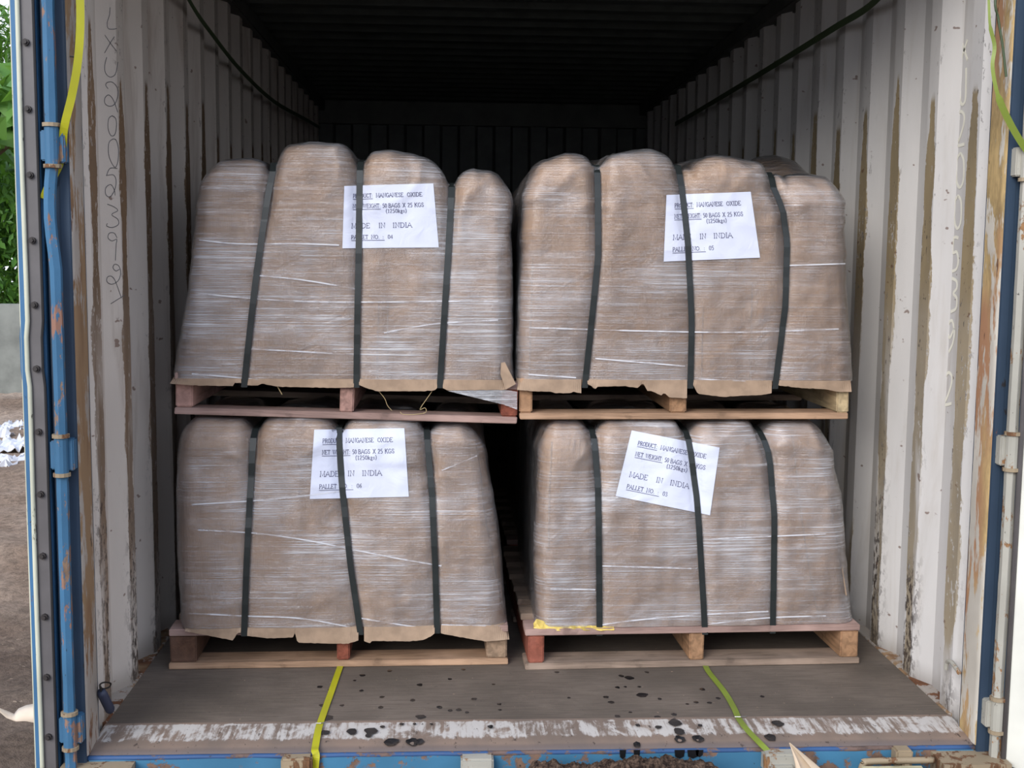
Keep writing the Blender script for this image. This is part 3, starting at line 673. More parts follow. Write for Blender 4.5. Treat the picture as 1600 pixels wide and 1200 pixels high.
def build_load(lab, Y0, yawt, zb, leftp, rightp, top, straps, film, seed, labelq=None, no='', flaps=(), res=(110, 46, 84), group=None, sides=None, topworld=None, strap_bottom=.02,
               r=(.055, .06, .085), bulges=(), folds=(), seams=(), backtop=None, name='wrapped_pallet_load'):
    YS = Y0+.05
    xl, xr = sides if sides else [sorted((aty(x, y, YS).z, aty(x, y, YS).x) for x, y in q_) for q_ in (leftp, rightp)]
    tp = topworld if topworld else sorted((aty(x, y, Y0+.14).x, aty(x, y, Y0+.14).z) for x, y in top)
    sk = [sorted((aty(x, y, Y0).z, aty(x, y, Y0).x) for x, y in s) for s in straps]
    if backtop: bt_ = sorted((aty(x, y, Y0+.62).x, aty(x, y, Y0+.62).z) for x, y in backtop)
    xm = (xl[0][1]+xr[0][1])/2; tavg = sum(b for a, b in tp)/len(tp)
    root = thing(name, lab, 'wrapped load', (xm, Y0+.5, zb), group)
    HX, HY, H = .5, .5, .7; rx, ry, rz = r
    G, F = box_grid(*res)
    gx = lambda t: math.copysign(abs(t)**.8, t)
    V = []; Nn = []
    for a, b, c in G:
        b = math.copysign(abs(b)**.75, b) if abs(b) < 1 else b
        p = Vector((a*HX, b*HY, c*H))
        q = Vector((max(-HX+rx, min(HX-rx, p.x)), max(-HY+ry, min(HY-ry, p.y)), min(H-rz, p.z)))
        d = p-q; dn = Vector((d.x/rx, d.y/ry, d.z/rz))
        if dn.length > 1e-6: dn.normalize(); p = q+Vector((dn.x*rx, dn.y*ry, dn.z*rz))
        n = dn
        cc = p.z/H; ze = zb+cc*(tavg-zb)
        xw = lerp(interp(xl, ze), interp(xr, ze), (p.x/HX+1)/2)
        zt = interp(tp, xw)
        if backtop:
            fb = sstep(.22, .60, (p.y/HY+1)/2); xw += .085*fb*max(0, p.x/HX)**2; zt = lerp(zt, interp(bt_, xw), fb)
        zw = zb+cc*(zt-zb)
        yw = Y0+.5+p.y/HY*.5*(1.0)+ (-.012*math.sin(cc*math.pi) if b < 0 else 0)
        P = Vector((xw, yw, zw))
        # grooves pressed by the straps, pillows between them
        ks = sorted(interp(s, zw) for s in sk); push = 0
        hi = sstep(.45, .95, cc)
        for xk in ks:
            dd = max(0, abs(xw-xk)-.013)
            push += math.exp(-(dd/lerp(.012, .012, hi)))*lerp(.005, .022, hi)
        edges = [xl[0][1]]+ks+[xr[0][1]]
        for e0, e1 in zip(edges, edges[1:]):
            if e0 <= xw <= e1: push -= (1-(2*(xw-e0)/(e1-e0)-1)**4)*lerp(.004, .010, hi)
        Ps = Vector((xw*1.0+seed*7, yw, zw))
        w1 = noise.noise(Ps*3.2)*.007+noise.noise(Vector((Ps.x*7, Ps.y*7, Ps.z*3))+Vector((9, 0, 0)))*.006
        w2 = (1-abs(noise.noise(Vector((Ps.x*5, Ps.y*5, Ps.z*7+seed)))))**6*.008*lerp(.1, 1, hi)
        w3 = noise.noise(Ps*22)*.0018+noise.noise(Vector((Ps.x*26, Ps.y*26, Ps.z*2)))*.0024
        for bx, bz, br, ba in bulges:
            t = ((xw-bx)**2+(zw-bz)**2)/(br*br)
            if b < 0: w1 += ba*math.exp(-t)
        amt = w1+w2+w3-push
        P = P+n*amt
        if c == 0: P = Vector((P.x, P.y, zb))
        P.y += yawt*(P.x-xm)
        V.append(P); Nn.append(n)
    link('cardboard_cover', V, F, M['kraft'], root, smooth=True)
    VF = []
    for P, n, (a, b, c) in zip(V, Nn, G):
        o_ = .0045+.0015*noise.noise(P*30+Vector((seed, 0, 0)))+(.006*abs(noise.noise(Vector((P.x*4, P.y*4, P.z*14)))) if c > .8 else 0)
        VF.append(P+n*o_+Vector((0, 0, .001 if c == 0 else 0)))
    link('stretch_film', VF, F, film, root, smooth=True, label='clear stretch film with fine horizontal streaks')
    bvh = BVHTree.FromPolygons(VF, F)
    bvc = BVHTree.FromPolygons(V, F)
    def surf(x, z, bv=bvh):
        h = bv.ray_cast(Vector((x, Y0-1, z)), Vector((0, 1, 0)))
        return h[0].y if h[0] is not None else Y0+.02
    # straps
    for s in sk:
        pts = []
        zc = zb+.35; Yc = Y0+.5
        z = zb-strap_bottom
        xb = interp(s, z)
        pts.append(Vector((xb, surf(interp(s, zb+.01), zb+.03, bvh)+.06, z)))
        pts.append(Vector((xb, surf(interp(s, zb+.01), zb+.03, bvh)-.003, z)))
        z = zb+.02
        while z < zb+.50:
            x = interp(s, z); pts.append(Vector((x, min(surf(x-.006, z, bvh), surf(x+.006, z, bvh))-.0045, z))); z += .03
        xt = s[-1][1]
        for i in range(40):
            th = math.radians(lerp(14, 165, i/39)); dirv = Vector((0, -math.cos(th), math.sin(th)))
            o_ = Vector((xt, Yc, zc))+dirv*1.5
            hs = []
            for dx in (-.006, .006):
                xr_ = interp(s, pts[-1].z+.01) if pts[-1].y < Y0+.2 else xt
                h = bvh.ray_cast(Vector((xr_+dx, o_.y, o_.z)), -dirv)
                if h[0] is not None: hs.append(h[0])
            if not hs: continue
            P = max(hs, key=lambda q: (q-Vector((q.x, Yc, zc))).length).copy()+dirv*.0045; x = interp(s, P.z) if P.y < Y0+.3 else xt; P.x = x
            if P.z > pts[-1].z+.004 or P.y > pts[-1].y+.004: pts.append(P)
        pts.append(Vector((xt, Y0+1.01, zb+.02)))
        nr = [Vector((0, -1, 0))]*len(pts)
        for i in range(len(pts)):
            t = (pts[min(i+1, len(pts)-1)]-pts[max(0, i-1)]); nr[i] = Vector((0, -t.z, t.y)).normalized() if t.length > 0 else nr[i]
        v, f = ribbon(pts, nr, .0185, .0016, side=(1, 0, 0)); link('strap', v, f, M['strap_black'], root)
    for nm, lines, wd, mt, bv, of in (('film_fold', folds, .0042, M['film_edge'], bvh, .0016), ('cardboard_edge', seams, .004, M['kraft_flap'], bvc, .0010)):
        for ln in lines:
            pp = smooth_path([aty(x, y, Y0) for x, y in ln], 14); out = []
            for q in pp:
                yy = surf(q.x, q.z, bv); out.append(Vector((CAM.x+(q.x-CAM.x)*(yy+CD)/(q.y+CD), yy-of, CAM.z+(q.z-CAM.z)*(yy+CD)/(q.y+CD))))
            v, f = ribbon(out, Vector((0, -1, 0)), wd, .0012); link(nm, v, f, mt, root)
    # ragged bottom edge of the cardboard hanging over the deck
    for fl_ in flaps:
        P0 = [aty(x, y, Y0-.006) for x, y in fl_]; xs = [p.x for p in P0]; tab = [(p.x, p.z) for p in P0]
        n = max(3, int((xs[-1]-xs[0])/.006)); Vv, Ff = [], []
        for i in range(n+1):
            x = lerp(xs[0], xs[-1], i/n); zz = interp(tab, x)+.0018*noise.noise(Vector((x*90, 0, seed))); yy = Y0-.010+yawt*(x-xm)
            zt = zb+.005; ym = surf(x, zb+.016)-.002
            Vv += [(x, yy, zz), (x, ym, zt), (x, ym+.003, zt), (x, yy+.003, zz)]
        for i in range(n):
            a, b = i*4, i*4+4
            for k in range(4): Ff.append([a+k, b+k, b+(k+1) % 4, a+(k+1) % 4])
        Ff += [[0, 1, 2, 3], [len(Vv)-1, len(Vv)-2, len(Vv)-3, len(Vv)-4]]
        link('cardboard_flap', Vv, Ff, M['kraft_flap'], root)
    # paper label under the film
    if labelq:
        TL, TR, BR, BL = labelq
        nu, nv = 60, 34
        def lp(u, v_, off):
            px = lerp(lerp(BL[0], BR[0], u), lerp(TL[0], TR[0], u), v_); py = lerp(lerp(BL[1], BR[1], u), lerp(TL[1], TR[1], u), v_)
            q = aty(px, py, Y0+.0)
            for _ in range(3):
                ys = sum(surf(q.x+dx, q.z+dz) for dx, dz in ((0, 0), (.005, 0), (-.005, 0), (0, .008), (0, -.008)))/5
                q = aty(px, py, ys-off)
            return q
        Vv = [lp(i/nu, j/nv, .0020) for j in range(nv+1) for i in range(nu+1)]
        Ff = [[j*(nu+1)+i, j*(nu+1)+i+1, (j+1)*(nu+1)+i+1, (j+1)*(nu+1)+i] for j in range(nv) for i in range(nu)]
        sh = link('paper_label', Vv, Ff, M['paper'], root, smooth=True, label='white printed sheet, pallet number '+no)
        def lq(u, v_):   # on the sheet itself
            a, b = min(nu-1, max(0, int(u*nu))), min(nv-1, max(0, int(v_*nv))); fu, fv = u*nu-a, v_*nv-b
            g = lambda i, j: Vv[j*(nu+1)+i]
            return lerp(lerp(g(a, b), g(a+1, b), fu), lerp(g(a, b+1), g(a+1, b+1), fu), fv)+Vector((0, -.0007, 0))
        parts = [ribbon([lq(*q) for q in ln], Vector((0, -1, 0)), .0015, .0003) for ln in label_text(no)]
        v, f = join(*parts); link('lettering', v, f, M['ink'], sh)
    root['_xm'] = xm; del root['_xm']
    return root
LA = build_load('upper left kraft load wrapped in film, sheet reading pallet 04', .605, 0, .892,
    [(273, 598), (280, 545), (288, 500), (299, 430), (311, 360), (322, 300), (330, 250)], [(802, 598), (797, 560), (795, 500), (795, 420), (794, 320), (790, 280), (780, 240)],
    [(325, 268), (345, 261), (400, 259), (421, 262), (428, 267), (437, 256), (455, 242), (490, 235), (520, 235), (545, 240), (556, 248), (562, 254), (570, 249), (585, 247), (615, 248), (650, 256), (680, 269), (698, 282), (706, 288), (715, 280), (738, 275), (765, 280), (792, 290)],
    [[(424, 268), (402, 430), (382, 600)], [(562, 250), (561, 400), (557, 605)], [(706, 290), (700, 400), (687, 608)]], FILMS[0], 1,
    ((538, 290.6), (677, 286.5), (685.5, 386.5), (535, 388)), '04',
    [[(266, 599), (290, 601), (300, 602), (365, 603), (366, 598), (377, 598)], [(387, 602), (404, 602), (408, 599), (435, 604), (529, 606), (553, 605)],
     [(561, 601), (572, 606), (589, 611), (662, 611), (678, 610), (683, 606)], [(692, 606), (699, 610), (767, 609), (788, 609), (797, 604), (804, 598)]], folds=[[(308, 458), (390, 466), (480, 471), (560, 472), (680, 471), (778, 471)], [(312, 375), (375, 381), (470, 381), (530, 383)], [(300, 584), (372, 590), (440, 597)], [(600, 520), (680, 506), (778, 500)], [(392, 545), (520, 552)], [(395, 430), (470, 437), (560, 452)]], seams=[[(592, 470), (590, 530), (589, 600)], [(606, 470), (605, 590)], [(779, 335), (778, 450), (781, 560)]])
LB = build_load('upper right kraft load wrapped in film, sheet reading pallet 05', .605, 0, .894,
    [(806, 600), (809, 520), (815, 420), (818, 350), (822, 300), (826, 250)], [(1329, 610), (1326, 540), (1319, 420), (1314, 340), (1312, 290), (1306, 240)],
    [(822, 280), (845, 262), (880, 250), (915, 252), (930, 256), (937, 258), (946, 254), (975, 252), (1010, 251), (1045, 256), (1060, 266), (1069, 272), (1078, 264), (1100, 257), (1130, 255), (1170, 262), (1200, 274), (1212, 288), (1222, 284), (1245, 284), (1275, 287), (1312, 297)],
    [[(934, 260), (933, 400), (913, 612)], [(1063, 270), (1073, 380), (1079, 500), (1078, 615)], [(1209, 293), (1222, 330), (1228, 373), (1224, 480), (1210, 605)]], FILMS[1], 2,
    ((1041.4, 304.6), (1173, 299.6), (1187.6, 402.5), (1037, 408.7)), '05',
    [[(808, 609), (830, 611), (864, 612), (865, 614), (894, 614), (896, 611), (900, 613), (908, 614)], [(918, 600), (926, 604), (929, 609), (933, 604), (975, 603), (996, 606), (1004, 598), (1008, 604), (1010, 610), (1018, 611), (1034, 618), (1037, 613), (1046, 621), (1073, 622)],
     [(1083, 602), (1090, 615), (1105, 617), (1130, 620), (1160, 618), (1190, 617), (1205, 614)], [(1216, 602), (1250, 606), (1290, 608), (1308, 612), (1330, 612)]], bulges=((.32, 1.3, .2, .01),), backtop=[(800, 300), (880, 262), (960, 262), (1055, 266), (1085, 257), (1120, 246), (1140, 253), (1162, 266), (1180, 255), (1205, 252), (1232, 262), (1256, 285), (1270, 300)], folds=[[(826, 512), (900, 514), (1000, 517), (1150, 519), (1310, 514)], [(826, 585), (900, 590)], [(1090, 592), (1200, 597)], [(930, 560), (1070, 572)], [(1225, 415), (1320, 412)]], seams=[[(832, 400), (829, 500), (827, 590)], [(1098, 480), (1096, 600)], [(1175, 440), (1172, 590)]])
LC = build_load('lower left kraft load wrapped in film, sheet reading pallet 06', .605, .018, .127,
    [(288, 988), (286, 960), (282, 900), (281, 830), (284, 740), (288, 690), (292, 640)], [(796, 998), (790, 950), (784, 900), (775, 830), (764, 772), (752, 715), (740, 660), (737, 640)],
    None, [[(397, 655), (391, 800), (382, 993)], [(527, 650), (534, 753), (548, 880), (565, 1002)], [(664, 650), (675, 772), (680, 880), (683, 990)]], FILMS[2], 3,
    ((491, 671.4), (631.7, 669), (638.7, 776), (484, 779.7)), '06',
    [[(290, 984), (365, 999), (372, 987), (377, 987)], [(387, 992), (420, 996), (458, 995), (462, 986), (465, 1003), (520, 1005), (545, 1005), (560, 1000)], [(569, 1001), (578, 1005), (581, 1001), (640, 1002), (662, 1000), (675, 993), (679, 990)], [(689, 990), (720, 996), (760, 1003), (796, 1000)]], folds=[[(310, 828), (400, 833), (480, 844), (545, 857), (620, 872), (690, 884)], [(300, 788), (400, 782), (480, 774), (540, 766)], [(296, 958), (380, 962), (470, 966), (550, 980)], [(560, 965), (640, 978), (680, 982)], [(690, 976), (790, 978)], [(690, 735), (745, 712)]], seams=[[(741, 680), (751, 740), (757, 800), (772, 880), (788, 960)]],
    topworld=[(-1.10, .752), (-1.0, .764), (-.87, .762), (-.83, .750), (-.79, .762), (-.7, .765), (-.6, .762), (-.565, .748), (-.53, .760), (-.42, .761), (-.33, .755), (-.29, .742), (-.26, .750), (-.15, .750), (0, .742)])
LD = build_load('lower right kraft load wrapped in film, sheet reading pallet 03', .60, .03, .1295,
    [(836, 980), (837, 868), (841, 760), (845, 700), (850, 650)], [(1333, 976), (1329, 940), (1322, 890), (1314, 840), (1307, 772), (1296, 715), (1282, 670), (1276, 640)],
    None, [[(926, 655), (933, 753), (936, 999)], [(1073, 655), (1087, 772), (1101, 997)], [(1188, 655), (1203, 715), (1208, 800), (1207, 997)]], FILMS[3], 4,
    ((987, 672.5), (1124.4, 699.4), (1109.4, 805), (962, 775)), '03', (), folds=[[(940, 976), (1000, 968), (1100, 960), (1200, 955)], [(860, 920), (930, 921)], [(1110, 842), (1200, 838), (1290, 834)], [(1105, 975), (1200, 965), (1290, 962)], [(940, 884), (1080, 888)]], seams=[[(1238, 680), (1248, 770), (1258, 850), (1272, 930), (1282, 978)], [(862, 690), (858, 780), (857, 860)], [(1280, 705), (1300, 800), (1322, 930)]],
    topworld=[(0, .735), (.08, .752), (.16, .756), (.215, .744), (.25, .758), (.36, .763), (.46, .758), (.505, .745), (.54, .758), (.64, .762), (.70, .756), (.74, .744), (.77, .754), (.88, .756), (1.0, .745)], strap_bottom=.026)
# extras belonging to the loads
def px_path(pl, Y): return [aty(x, y, Y) for x, y in pl]
for (pl, r_) in (([(585, 605), (600, 622), (605, 634), (612, 642)], .0009), ([(675, 612), (668, 622), (656, 640), (664, 638), (665, 645), (650, 648), (630, 648), (625, 644)], .0011), ([(432, 603), (436, 610), (440, 617)], .0016)):
    v, f = tube(smooth_path([p+Vector((0, .01, 0)) for p in px_path(pl, .60)], 5), r_, 5); link('loose_twine', v, f, M['twine'], LA)
# film corner pulled down to the pallet end
tri = [aty(x, y, .596) for x, y in ((700, 611), (788, 609), (808, 612), (808, 640), (786, 632))]
link('film_corner', tri+[p+Vector((0, .001, 0)) for p in tri], [[0, 1, 2, 3, 4], [9, 8, 7, 6, 5]], FILMS[0], LA, label='loose film pulled over the pallet end')
# torn flap of cardboard at the right foot of load 04
tri = [aty(x, y, .590) for x, y in ((783, 567), (789, 566), (806, 600), (790, 609), (782, 585))]
link('cardboard_corner', tri+[p+Vector((0, .003, 0)) for p in tri], [[0, 1, 2, 3, 4], [9, 8, 7, 6, 5]]+[[i, (i+1) % 5, (i+1) % 5+5, i+5] for i in range(5)], M['kraft_flap'], LA, label='folded corner of cardboard')
# thin twine bridging the two tallest lobes
v, f = tube([aty(548, 249, .78), aty(560, 250, .78), aty(575, 250, .78)], .0008, 5); link('loose_twine', v, f, M['wire'], LA)
# crumpled yellow sack corner under load 03
V, F = [], []; n = 26
pl = [(834, 976, 984), (838, 969, 986), (846, 971, 987), (858, 974, 986), (875, 976, 985), (895, 978, 985), (920, 979, 985), (960, 981, 985)]
for i in range(n+1):
    px = lerp(834, 960, i/n); a = interp([(q[0], q[1]) for q in pl], px); b = interp([(q[0], q[2]) for q in pl], px)
    for j in range(4):
        p = aty(px, lerp(a, b, j/3), .575); p.y += .008*noise.noise(Vector((px*.09, j*1.3, 0)))+.014*(1-j/3); V.append(p)
F = [[i*4+j, i*4+j+1, i*4+j+5, i*4+j+4] for i in range(n) for j in range(3)]
link('yellow_sack_corner', V, F, M['yellow_sack'], LD, label='crumpled yellow sack edge poking out')

# rear row: copies of loads and pallets behind the front ones
def copy_tree(o, parent=None):
    c = o.copy(); COL.objects.link(c); c.parent = parent
    for ch in list(o.children):
        if ch.name.startswith(('paper_label', 'loose_twine', 'film_corner', 'yellow_sack', 'cardboard_corner')): continue
        copy_tree(ch, c)
    return c
for src, lab, dx, dz, rz in ((LB, 'rear upper right kraft load, hidden in shadow behind the pallet 05 load', 0, -.06, 0), (LA, 'rear upper left kraft load behind the pallet 04 load', -.005, -.10, 0),
                             (LD, 'rear lower right kraft load in the dark behind the pallet 03 load', .0, 0, 0), (LC, 'rear lower left kraft load in the dark behind the pallet 06 load', .0, 0, 0)):
    c = copy_tree(src); c['label'] = lab
    k = 1.0+dz/.72; c.scale = (.985, 1, k); c.location = src.location+Vector((dx, 1.16, .004))
for src, lab in ((PA, 'rear wooden pallet behind the upper left pallet, in shadow'), (PB, 'rear wooden pallet behind the upper right pallet, in shadow'), (PC, 'rear wooden pallet on the floor behind the left one, in shadow'), (PD, 'rear wooden pallet on the floor behind the right one, in shadow')):
    c = copy_tree(src); c['label'] = lab; c.location = src.location+Vector((0, 1.16, 0))

# ------------------------------------------------------------------ straps, ropes and hardware
def px_ribbon(name, label, cat, pts, nrm, w, mat, group=None):
    v, f = ribbon(smooth_path(pts), nrm, w, .0015); return tag(link(name, v, f, mat), label, cat, group)
# yellow strap over floor and sill
P = [atz(x, y, .003) for x, y in ((536, 1030), (530, 1046), (517, 1083), (508, 1108), (501, 1128))]+[aty(497, 1145, .11)+Vector((0, 0, .006)), aty(493, 1165, .03)+Vector((0, 0, .004)), aty(492, 1173, -.001), aty(494, 1182, -.006), aty(492, 1205, -.008), aty(491, 1225, -.009)]
P[5].z = .003; P[6].z = -.004
v, f = ribbon(smooth_path(P), [Vector((0, -.0, 1))]*0 or Vector((0, -.5, 1)), .0185, .0012)
ys_ = tag(link('lashing_strap', v, f, M['strap_yellow']), 'bright yellow strap running from under the left pallet over the sill', 'strap', 'polyester straps on the floor')
P2 = [atz(x, y, .003) for x, y in ((1100, 1032), (1106, 1048), (1131, 1080), (1146, 1105), (1155, 1124))]+[atz(1167, 1140, .003), atz(1184, 1158, -.003), aty(1196, 1170, -.002), aty(1212, 1186, -.012), aty(1236, 1204, -.014), aty(1260, 1225, -.016)]
v, f = ribbon(smooth_path(P2), Vector((0, -.5, 1)), .0175, .0012)
os_ = tag(link('lashing_strap', v, f, M['strap_olive']), 'olive green strap running from under the right pallet over the sill', 'strap', 'polyester straps on the floor')
for par, a, b in ((ys_, (493, 1130), (510, 1128)), (os_, (1148, 1120), (1166, 1119))):
    v, f = tube([atz(*a, .006), atz((a[0]+b[0])/2, a[1], .008), atz(*b, .006)], .0013, 6); link('wire_seal', v, f, M['wire'], par)
# long dark straps under the roof
def wallp(pl, Xx): return [atx(x, y, Xx) for x, y in pl]
A_ = [Vector((-1.125, .16, 2.27)), Vector((-1.13, .7, 2.24))]+wallp([(295, 0), (330, 52), (378, 112), (430, 160), (480, 188), (500, 200)], -1.13)
px_ribbon('ceiling_strap', 'dark green strap hanging slack along the left wall below the roof', 'strap', A_, Vector((1, 0, 0)), .022, M['strap_green'], 'dark straps under the roof')
B_ = [Vector((1.125, .16, 2.27)), Vector((1.13, .55, 2.19))]+wallp([(1370, 0), (1300, 46), (1200, 108), (1100, 168), (1055, 194)], 1.13)
px_ribbon('ceiling_strap', 'dark green strap stretched along the right wall below the roof', 'strap', B_, Vector((-1, 0, 0)), .026, M['strap_green'], 'dark straps under the roof')
# yellow strap on the left jamb
P = [Vector((-1.12, .02, 2.27))]+px_path([(121, -60), (125, 0), (125, 50), (121, 100), (112, 150), (100, 200), (93, 240), (86, 262), (74, 285), (64, 310)], -.03)
for i, p in enumerate(P):
    if i >= 7: p.y = -.012
px_ribbon('hanging_strap', 'bright yellow strap hanging down across the left jamb behind the hinge', 'strap', P, Vector((.5, -1, 0)), .0185, M['strap_yellow'], None)
v, f = tube(smooth_path([Vector((-1.14, .06, 2.28))]+px_path([(124, -20), (121, 30), (117, 90), (112, 150), (108, 190)], -.014)), .0028, 6)
wt = tag(link('hanging_rope', v, f, M['wire_dark']), 'dark rope hanging beside the yellow strap on the left jamb', 'rope')
v, f = tube(px_path([(109, 88), (118, 89), (128, 92)], -.02), .0022, 6); link('rope_knot', v, f, M['wire_dark'], wt)
P = [Vector((1.12, .04, 2.27))]+px_path([(1543, -60), (1545, 0), (1547, 40), (1554, 72), (1551, 105), (1559, 148), (1576, 188), (1598, 226), (1625, 262)], -.05)
px_ribbon('hanging_strap', 'bright green strap curling out across the right post at the top right', 'strap', P, Vector((-.6, -1, 0)), [.006]*19+[.009]*18+[.016]*40, M['strap_olive'])
v, f = tube(smooth_path([Vector((1.14, .06, 2.28))]+px_path([(1555, -20), (1560, 30), (1567, 75), (1572, 120)], -.01)), .003, 6)
tag(link('hanging_rope', v, f, M['strap_green']), 'thin olive rope hanging behind the green strap on the right jamb', 'rope')
# navy grip with wire loop low on the left wall
g = thing('lashing_grip', 'dark navy grip with a wire loop leaning low at the left wall', 'tool', tuple(atx(170, 1110, -1.150)))
a = atx(158, 1080, -1.148); b = atx(173, 1111, -1.140)
v, f = tube([a, lerp(a, b, .15), lerp(a, b, .9), b], [.010, .013, .013, .009], 12); link('grip', v, f, M['navy'], g, smooth=True)
v, f = tube(smooth_path([a]+[atx(x, y, -1.145) for x, y in ((156, 1070), (164, 1066), (173, 1068), (170, 1074), (160, 1076), (156, 1070))]), .0022, 6); link('wire_loop', v, f, M['wire_dark'], g)
v, f = tube(smooth_path([atx(x, y, 1.150) for x, y in ((1478, 1046), (1480, 1035), (1486, 1034), (1494, 1044), (1499, 1052))]), .006, 8)
tag(link('lashing_ring', v, f, M['bracket']), 'pale rusty lashing ring low on the right wall by the jamb', 'ring')

# ------------------------------------------------------------------ oil drips on floor and sill
spots = [(500, 1073, 5), (516, 1078, 4), (503, 1102, 5), (508, 1144, 7), (512, 1121, 9), (549, 1143, 8), (579, 1142, 10), (576, 1149, 6), (534, 1102, 4), (566, 1055, 5), (565, 1079, 4), (554, 1063, 3), (595, 1105, 5), (612, 1162, 10), (644, 1163, 9), (655, 1160, 7), (657, 1120, 8), (598, 1135, 4), (628, 1131, 4), (597, 1089, 4), (645, 1094, 5), (609, 1048, 5),
         (656, 1070, 5), (687, 1105, 5), (703, 1110, 4), (717, 1109, 5), (730, 1113, 4), (741, 1092, 5), (703, 1061, 4), (724, 1046, 4), (780, 1100, 4), (781, 1109, 3), (766, 1135, 5), (771, 1069, 3), (648, 1131, 3), (674, 1131, 3),
         (971, 1056, 5), (983, 1059, 8), (1011, 1050, 4), (965, 1074, 4), (977, 1073, 3), (1004, 1086, 9), (999, 1073, 3), (947, 1089, 5), (955, 1097, 5), (965, 1119, 5), (985, 1113, 3), (1031, 1092, 4), (1027, 1120, 5), (1053, 1116, 5), (1055, 1128, 11), (1062, 1143, 10), (1029, 1136, 5), (997, 1133, 4), (1098, 1077, 5), (1088, 1097, 4), (1109, 1098, 4), (1122, 1091, 4), (1074, 1100, 3), (1191, 1088, 4), (1215, 1130, 9), (1203, 1153, 9), (1094, 1133, 4), (889, 1090, 3), (870, 1050, 4), (995, 1165, 6), (1062, 1158, 9), (1090, 1157, 9)]
V, F = [], []
for px, py, r_ in spots:
    c = atz(px, py, .0014)
    zz = .0008 if c.y > .185 else interp([(.016, -.0115), (.03, -.0060), (.06, -.0018), (.15, .0042), (.185, .0042)], max(.016, c.y))
    c = atz(px, py, zz); n = 12; k = len(V); rw = r_/600*1.05
    ph = random.random()*9; V.append((c.x, c.y, zz+.0004))
    for i in range(n):
        w = 2*math.pi*i/n; rr = rw*(1+.45*noise.noise(Vector((math.cos(w)*1.3+ph, math.sin(w)*1.3, ph)))); y_ = c.y+rr*1.1*math.sin(w)
        z2 = .0008 if c.y > .185 else interp([(.016, -.0115), (.03, -.0060), (.06, -.0018), (.15, .0042), (.185, .0042)], max(.016, y_))
        V.append((c.x+rr*math.cos(w), y_, z2))
    F += [[k, k+1+i, k+1+(i+1) % n] for i in range(n)]
link('oil_spots', V, F, M['spot'], fl, kind='stuff', label='black oil drops spattered on floor and sill')
V, F = [], []
for px, w_, y1 in ((973, 5, 1183), (995, 5, 1183), (1062, 8, 1182), (1083, 9, 1182), (1093, 6, 1180)):
    a = aty(px-w_, 1172, .0005); b = aty(px+w_, y1, .0005); k = len(V)
    V += [(a.x, .0012, a.z), (b.x, .0012, a.z), (b.x-.002, .0012, b.z), ((a.x+b.x)/2, .0012, b.z-.006), (a.x+.002, .0012, b.z)]; F.append([k, k+1, k+2, k+3, k+4])
link('oil_runs', V, F, M['spot'], sill, kind='stuff')

# ------------------------------------------------------------------ ground, soil heap, scraps
ZG = -.17
n = 150; V, F = [], []
def gh(x, y):
    h = .05*noise.noise(Vector((x*.6, y*1.2, 0)))+.03*noise.noise(Vector((x*2.2, y*4, 3)))+.015*noise.noise(Vector((x*9, y*9, 5)))+.008*noise.noise(Vector((x*25, y*25, 5)))
    if x < -1.25: h += .03*math.sin(y*3.4+x*.6)*sstep(1, 3, y)
    k = sstep(-1.25, -1.6, x) if x < 0 else sstep(1.25, 1.8, x); 
    if y < -.25: k = max(k, sstep(-.25, -.7, y))
    if y > 6.2: k = max(k, sstep(6.1, 7, y))
    return ZG+.0+h*k-.02*(1-k)
xs = [-40, -25, -15, -10]+[-8+i*.07 for i in range(int(6.9/.07))]+[-1.1+i*.1 for i in range(32)]+[2.2, 2.8, 3.6, 5, 8, 14, 25, 40]
ysg = [-30, -20, -12, -8, -6]+[-5+i*.5 for i in range(8)]+[-1+i*.07 for i in range(170)]+[11.2, 12, 14, 18, 25, 40]
V = [(x, y, gh(x, y)) for y in ysg for x in xs]; nx = len(xs)
F = [[j*nx+i, j*nx+i+1, (j+1)*nx+i+1, (j+1)*nx+i] for j in range(len(ysg)-1) for i in range(nx-1)]
link('ground', V, F, M['soil'], kind='structure', smooth=True)
# soil heap in front of the sill : crumbly
m = NM('dark_clod_soil'); f_ = m.noise(scale=60, detail=5, rough=.7)
M['clod'] = m.done(m.bsdf(m.mix(m.ramp(f_, .35, .7), srgb(42, 32, 28), srgb(120, 98, 82)), .95, 0, m.bump(f_, 1, .01), spec=.15))
V, F = [], []; nu, nv = 120, 44
crest = [(aty(x, y, -.13).x, aty(x, y, -.13).z) for x, y in ((818, 1232), (828, 1200), (838, 1187), (865, 1184), (885, 1190), (900, 1186), (920, 1190), (960, 1181), (1010, 1178), (1060, 1179), (1100, 1183), (1125, 1191), (1137, 1206), (1150, 1235))]
for j in range(nv+1):
    for i in range(nu+1):
        x = lerp(crest[0][0], crest[-1][0], i/nu); y = lerp(-.60, -.045, j/nv)
        e = 1-sstep(-.16, -.60, y) if False else (sstep(-.60, -.15, y)*lerp(1, .86, sstep(-.13, -.045, y)))
        h = (interp(crest, x)-ZG-.012)*e; h *= min(1, sstep(0, .08, i/nu), sstep(1, .92, i/nu)) if False else 1
        e2 = e
        h += e2*(.016*noise.noise(Vector((x*34, y*34, 0)))+.014*abs(noise.noise(Vector((x*70, y*70, 7))))+.006*noise.noise(Vector((x*150, y*150, 2))))
        V.append((x, y, ZG-.01+h))
F = [[j*(nu+1)+i, j*(nu+1)+i+1, (j+1)*(nu+1)+i+1, (j+1)*(nu+1)+i] for j in range(nv) for i in range(nu)]
hp_ = link('soil_heap', V, F, M['clod']); hp_['kind'] = 'stuff'; tag(hp_, 'dark crumbly heap of soil against the sill at the bottom', 'soil')
